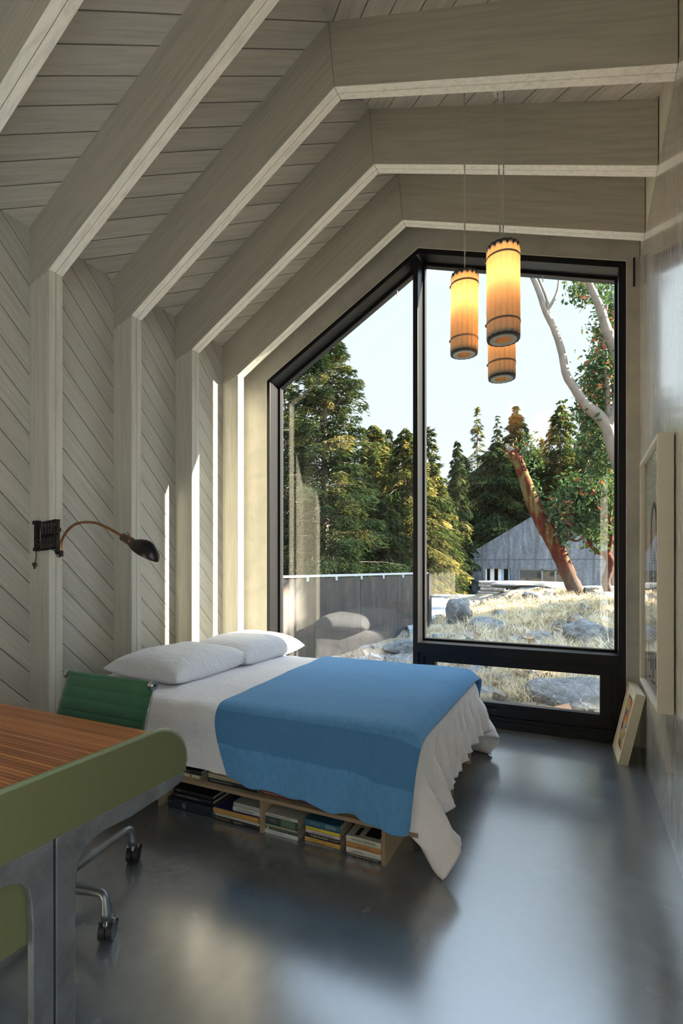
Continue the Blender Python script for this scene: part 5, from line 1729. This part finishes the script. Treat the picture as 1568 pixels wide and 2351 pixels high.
# tall fir on the left, reaching above the sloping window head
tree_at('tall dark fir left of the mullion, its tip hidden by the window head', 745, 690, 13, 165, 1, M['fir'], nbr=300, droop=.22, leafL=.17, leafW=.035, dens=190, shape=.62, base=.04, trunk=.15, up=.22)
tree_at('second dark fir at the left edge of the left pane', 655, 800, 15, 120, 2, M['fir'], nbr=200, droop=.3, leafL=.2, leafW=.045, dens=120, shape=.7, trunk=.08)
tree_at('dark fir low between the tall fir and the mullion', 800, 1080, 15.5, 105, 3, M['cedar'], nbr=200, droop=.4, leafL=.2, leafW=.05, dens=110)
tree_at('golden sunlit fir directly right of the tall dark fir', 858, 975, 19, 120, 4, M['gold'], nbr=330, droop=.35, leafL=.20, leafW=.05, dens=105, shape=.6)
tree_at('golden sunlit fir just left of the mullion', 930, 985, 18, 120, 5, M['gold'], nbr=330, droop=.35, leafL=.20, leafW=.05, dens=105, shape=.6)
tree_at('green tipped fir rising behind the two golden firs', 893, 985, 25, 80, 6, M['fir'], nbr=220, leafL=.3, leafW=.07, dens=60)
tree_at('dark fir low at the left side of the mullion', 880, 1150, 15, 110, 21, M['cedar'], nbr=220, leafL=.2, leafW=.05, dens=100, shape=.6)
tree_at('dark spreading pine just right of the mullion', 985, 980, 24, 62, 7, M['fir'], nbr=160, leafL=.3, leafW=.07, dens=60, droop=.1, shape=.6)
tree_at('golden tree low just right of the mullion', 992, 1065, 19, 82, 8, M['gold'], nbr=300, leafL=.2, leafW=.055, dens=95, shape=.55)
tree_at('small pointed blue-green fir left of the pale spire', 1050, 1012, 26, 60, 9, M['fir'], nbr=220, leafL=.25, leafW=.07, dens=80, droop=.5)
tree_at('thin pale green spire tree standing above its neighbours', 1096, 930, 36, 52, 10, M['gold'], nbr=200, leafL=.35, leafW=.07, dens=30, shape=.8, up=.1)
tree_at('loose green fir between the pale spire and the broken trunk', 1142, 955, 37, 62, 11, M['fir'], nbr=200, leafL=.34, leafW=.08, dens=45, up=.1)
tree_at('golden topped dark fir behind the broken red trunk', 1185, 932, 34, 100, 12, M['fir'], nbr=330, leafL=.3, leafW=.08, dens=75, shape=.7)
tree_at('golden bushy tree between mullion and dark cedar', 1062, 1045, 33, 95, 13, M['gold'], nbr=300, leafL=.22, leafW=.06, dens=80, shape=.55)
tree_at('big dark cedar mass left of the grey gabled house', 1140, 1015, 33, 150, 14, M['cedar'], nbr=520, leafL=.34, leafW=.09, dens=95, shape=.5, base=.0)
tree_at('dark cedar in front of the mass, filling down to the slab', 1016, 1130, 20, 58, 15, M['cedar'], nbr=300, leafL=.26, leafW=.07, dens=90, shape=.45, base=.0)
tree_at('dark cedar beside the left slope of the grey house roof', 1225, 1030, 36, 90, 16, M['cedar'], nbr=300, leafL=.34, leafW=.09, dens=60, shape=.5)
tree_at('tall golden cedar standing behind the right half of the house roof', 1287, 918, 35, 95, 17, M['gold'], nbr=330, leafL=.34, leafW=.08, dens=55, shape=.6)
tree_at('dark cedar at the right jamb behind the golden cedar', 1372, 900, 33, 95, 18, M['cedar'], nbr=300, leafL=.3, leafW=.08, dens=60, shape=.6)
tree_at('tall dark tree at the right jamb with drooping branches', 1405, 700, 17, 88, 19, M['cedar'], nbr=260, leafL=.2, leafW=.05, dens=85, shape=.45, base=.32, droop=.55)
tree_at('green cedar behind the top of the golden one', 1245, 1005, 42, 80, 20, M['gold'], nbr=220, leafL=.4, leafW=.09, dens=40)
# deep background woodland so no horizon shows through
for i, (u, vt, Y, hp) in enumerate(((600, 900, 44, 90), (690, 930, 46, 90), (790, 1030, 45, 90), (880, 1050, 48, 100), (960, 1040, 46, 100), (1060, 1070, 50, 110), (1150, 1060, 50, 110), (1240, 1050, 52, 110), (1330, 1010, 50, 110), (1420, 980, 48, 110), (1500, 960, 46, 110), (520, 900, 44, 100))):
    tree_at('dark fir of the far woodland, ' + ('left of the mullion' if u < 950 else 'right of the mullion'), u, vt, Y, hp, 60 + i, M['cedar'] if i % 2 else M['fir'], nbr=170, leafL=.5, leafW=.14, dens=34, shape=.6, base=0.0, group='far woodland ' + ('left' if u < 950 else 'right'))

# firs added out of view on the right to keep sun off screen wall and slope
for i, (x, y, h_, r_, bs_) in enumerate(BLOCK):
    conifer('fir added right of the house to block sun, outside the picture', (x, y, -.4), h_, r_, 80 + i, M['cedar'], nbr=260, leafL=.42, leafW=.16, dens=70, shape=.45, base=bs_, group='added sun-blocking firs')

# ------------------------------------------------------------------ arbutus trees
t = NT('arbutus_bark')
p = t.pos()
g_ = t.dot(t.world(), (0, 0, 1))
a = t.noise(t.comb(t.math('MULTIPLY', t.dot(p, (1, 0, 0)), 7), t.math('MULTIPLY', t.dot(p, (0, 1, 0)), 7), t.math('MULTIPLY', t.dot(p, (0, 0, 1)), 1.6)), 1, 5, .6, .5)
b = t.noise(p, 18, 5, .6)
c = t.ramp(a, [(.44, (.055, .008, .004)), (.54, (.10, .022, .008)), (.57, (.085, .070, .022)), (.70, (.125, .105, .04))])
low = t.ramp(t.math('ADD', g_, t.math('MULTIPLY', b, .9)), [(.0, 1.0), (1.0, 1.0)])
lowf = t.ramp(t.math('MULTIPLY', t.math('ADD', g_, t.math('MULTIPLY', b, .8)), .5), [(.62, 1.0), (.95, 0.0)])
c = t.mix(t.math('MULTIPLY', lowf, t.ramp(b, [(.35, .2), (.55, 1.0)])), c, (.075, .065, .06))
M['arb'] = t.pbr(c, .85, 0, t.bump(t.math('ADD', a, b), .5, .02), Specular_IOR_Level=.15)
M['arb_pale'] = simple('pale_smooth_bark', (.18, .14, .105), .6, 0, .22, 5, .2)


def limb(mb, px, Y, rad, seed=0, n=12, wob=.0):
    """px: list of (u, v[, dY]); rad: list of metres"""
    pts = [at(q[0], q[1], Y + (q[2] if len(q) > 2 else 0)) for q in px]
    R = random.Random(seed)
    # catmull-rom
    out, rr = [], []
    for i in range(len(pts) - 1):
        p0 = pts[max(i - 1, 0)]; p1 = pts[i]; p2 = pts[i + 1]; p3 = pts[min(i + 2, len(pts) - 1)]
        for k in range(5):
            s = k / 5
            q = .5 * ((2 * p1) + (p2 - p0) * s + (2 * p0 - 5 * p1 + 4 * p2 - p3) * s * s + (3 * p1 - p0 - 3 * p2 + p3) * s ** 3)
            out.append(q + Vector((R.uniform(-wob, wob), R.uniform(-wob, wob), 0)))
            rr.append((rad[i] * (1 - s) + rad[i + 1] * s) * R.uniform(.95, 1.06))
    out.append(pts[-1]); rr.append(rad[-1])
    mb.tube(out, rr, n)
    return out


def leaves(name, centers, n, size, mat, root, seed, spread=.16):
    g = np.random.default_rng(seed)
    C = np.array([tuple(c_) for c_ in centers])
    idx = g.integers(0, len(C), n)
    P_ = C[idx] + g.normal(0, spread, (n, 3))
    D = g.normal(0, 1, (n, 3)) + np.array([0, 0, -.5]); D /= np.linalg.norm(D, axis=1)[:, None]
    S = np.cross(D, g.normal(0, 1, (n, 3))); S /= np.linalg.norm(S, axis=1)[:, None]
    N = np.cross(D, S)
    l = size * (.6 + .8 * g.random(n))[:, None]; w = l * .42
    pts = [P_, P_ + D * l * .35 + S * w * .5 + N * l * .06, P_ + D * l * .75 + S * w * .4 + N * l * .05, P_ + D * l, P_ + D * l * .75 - S * w * .4 + N * l * .05, P_ + D * l * .35 - S * w * .5 + N * l * .06]
    V = np.stack(pts, 1).reshape(-1, 3)
    Fq = np.arange(n * 6).reshape(-1, 6)
    # clusters share a tone so that red sprigs read as sprigs
    ct = g.random(len(C)); tone = np.clip(ct[idx] * .55 + g.random(n) * .5 - .02, 0, 1)
    return mesh_np(name, V, Fq, mat, root, False, tone)


YT = 12.2
q = at(1335, 1376, YT)
arb = thing('arbutus_tree', (q.x, q.y, ground_z(q.x, q.y)), 'leaning arbutus trunk with peeling red and yellow bark, broken off at the top', 'tree')
mb = MB()
limb(mb, [(1352, 1402), (1330, 1372), (1312, 1335), (1295, 1296), (1272, 1245), (1250, 1208), (1222, 1150), (1203, 1095), (1186, 1052), (1176, 1036)], YT, [.23, .185, .165, .16, .175, .17, .15, .13, .115, .10], 1, 18)
limb(mb, [(1345, 1385), (1368, 1392), (1385, 1398, -.1)], YT, [.10, .06, .02], 2)
limb(mb, [(1322, 1360), (1300, 1385), (1285, 1392, -.1)], YT, [.09, .05, .02], 3)
mb.build('trunk', M['arb'], arb, smooth=True)
mb = MB(); sp = limb(mb, [(1192, 1075), (1200, 1045), (1215, 1020)], YT, [.04, .02, .01], 4, 8)
limb(mb, [(1182, 1040), (1170, 1030), (1160, 1020)], YT, [.08, .06, .03], 5, 8)
mb.build('stub', simple('grey_dead_wood', (.22, .18, .16), .9, 0, .3, 12, .4), arb)
leaves('leaf_spray', [at(u, v, YT + d) for u, v, d in ((1185, 1030, 0), (1196, 1045, .1), (1210, 1030, 0), (1205, 1060, .2), (1222, 1040, .1), (1228, 1110, .1), (1235, 1135, 0), (1232, 1070, .2), (1215, 1010, .1))], 420, .10, M['arb_leaf'], arb, 5, .10)

# small forked arbutus by the right jamb
YF = 12.5
q = at(1397, 1366, YF)
arb2 = thing('arbutus_tree', (q.x, q.y, ground_z(q.x, q.y)), 'small forked arbutus with red and green leaves beside the right jamb', 'tree')
mb = MB()
limb(mb, [(1400, 1395), (1397, 1362), (1391, 1335), (1398, 1310), (1402, 1290), (1392, 1272)], YF, [.12, .095, .085, .09, .085, .085], 6, 14)
br1 = limb(mb, [(1392, 1272), (1370, 1266), (1355, 1250), (1345, 1225, -.1), (1342, 1200, -.1), (1330, 1175)], YF, [.07, .045, .035, .028, .02, .01], 7, 8)
br2 = limb(mb, [(1345, 1225, -.1), (1325, 1242, -.2), (1300, 1232, -.3), (1285, 1212, -.4)], YF, [.03, .025, .016, .008], 8, 8)
br3 = limb(mb, [(1396, 1275), (1404, 1240, .1), (1400, 1205, .1), (1405, 1160, .1)], YF, [.06, .04, .028, .012], 9, 8)
br4 = limb(mb, [(1340, 1195), (1310, 1180, -.2), (1280, 1180, -.3), (1262, 1165, -.4)], YF, [.02, .016, .012, .006], 10, 8)
br5 = limb(mb, [(1400, 1205, .1), (1375, 1180, 0), (1350, 1150, 0), (1330, 1120, 0)], YF, [.025, .018, .012, .006], 11, 8)
mb.build('trunk', M['arb'], arb2, smooth=True)
Rg = random.Random(3)
cs = []
for k_ in range(170):
    u = Rg.uniform(1262, 1425); v = Rg.uniform(1085, 1262)
    if (u - 1365) ** 2 / 105 ** 2 + (v - 1165) ** 2 / 90 ** 2 > Rg.uniform(.5, 1.15): continue
    if v > 1220 and Rg.random() < .55: continue
    cs.append(at(u, v, YF + Rg.uniform(-.5, .5)))
leaves('foliage', cs + br1[-6:] + br2[-6:] + br4[-8:] + br5[-8:] + br3[-5:], 3600, .12, M['arb_leaf'], arb2, 6, .10)

# tall pale trunk crossing the upper right of the window
YP_ = 11.0
base = at(1475, 1250, YP_)
arb3 = thing('arbutus_tree', (base.x + .3, YP_, ground_z(base.x + .3, YP_)), 'tall pale smooth trunk curving across the upper right sky with bare forks', 'tree')
mb = MB()
g0 = Vector((base.x + .35, YP_, ground_z(base.x + .35, YP_) - .1))
tr_ = limb(mb, [(1500, 1330), (1465, 1200), (1432, 1100), (1408, 1030), (1396, 985), (1375, 955), (1345, 930), (1322, 895), (1300, 860), (1290, 810), (1272, 755), (1252, 715), (1240, 680), (1228, 650), (1205, 600), (1195, 560)], YP_, [.16, .145, .13, .12, .115, .11, .095, .085, .075, .07, .062, .055, .05, .045, .035, .03], 12, 14)
mb.tube([g0, Vector(tr_[0])], [.18, .16], 12)
limb(mb, [(1258, 722), (1256, 690), (1246, 662), (1232, 630)], YP_, [.035, .03, .026, .02], 13, 8)
limb(mb, [(1257, 712), (1270, 690), (1280, 665), (1284, 630)], YP_, [.035, .03, .024, .016], 14, 8)
limb(mb, [(1402, 985), (1396, 900, .2), (1390, 830, .3), (1386, 760, .3), (1392, 700)], YP_, [.07, .055, .05, .04, .03], 15, 10)
limb(mb, [(1432, 850), (1412, 800), (1394, 760), (1380, 715), (1366, 680), (1352, 650), (1340, 620)], YP_, [.10, .095, .09, .08, .07, .062, .055], 16, 10)
limb(mb, [(1396, 985), (1415, 940), (1425, 890), (1432, 850)], YP_, [.09, .095, .1, .10], 17, 10)
mb.build('trunk', M['arb_pale'], arb3, smooth=True)
cs = []
for (cu, cv, ru, rv, n_) in ((1392, 800, 32, 70, 26), (1385, 870, 38, 45, 26), (1380, 940, 45, 45, 24), (1375, 1010, 50, 50, 26), (1398, 1060, 35, 45, 16), (1400, 700, 22, 50, 12), (1360, 655, 38, 18, 9), (1345, 668, 14, 12, 4)):
    for _ in range(n_):
        cs.append(at(cu + Rg.gauss(0, ru * .5), cv + Rg.gauss(0, rv * .5), YP_ + Rg.uniform(.1, 1.0)))
leaves('foliage', cs, 5200, .11, M['arb_leaf'], arb3, 7, .13)
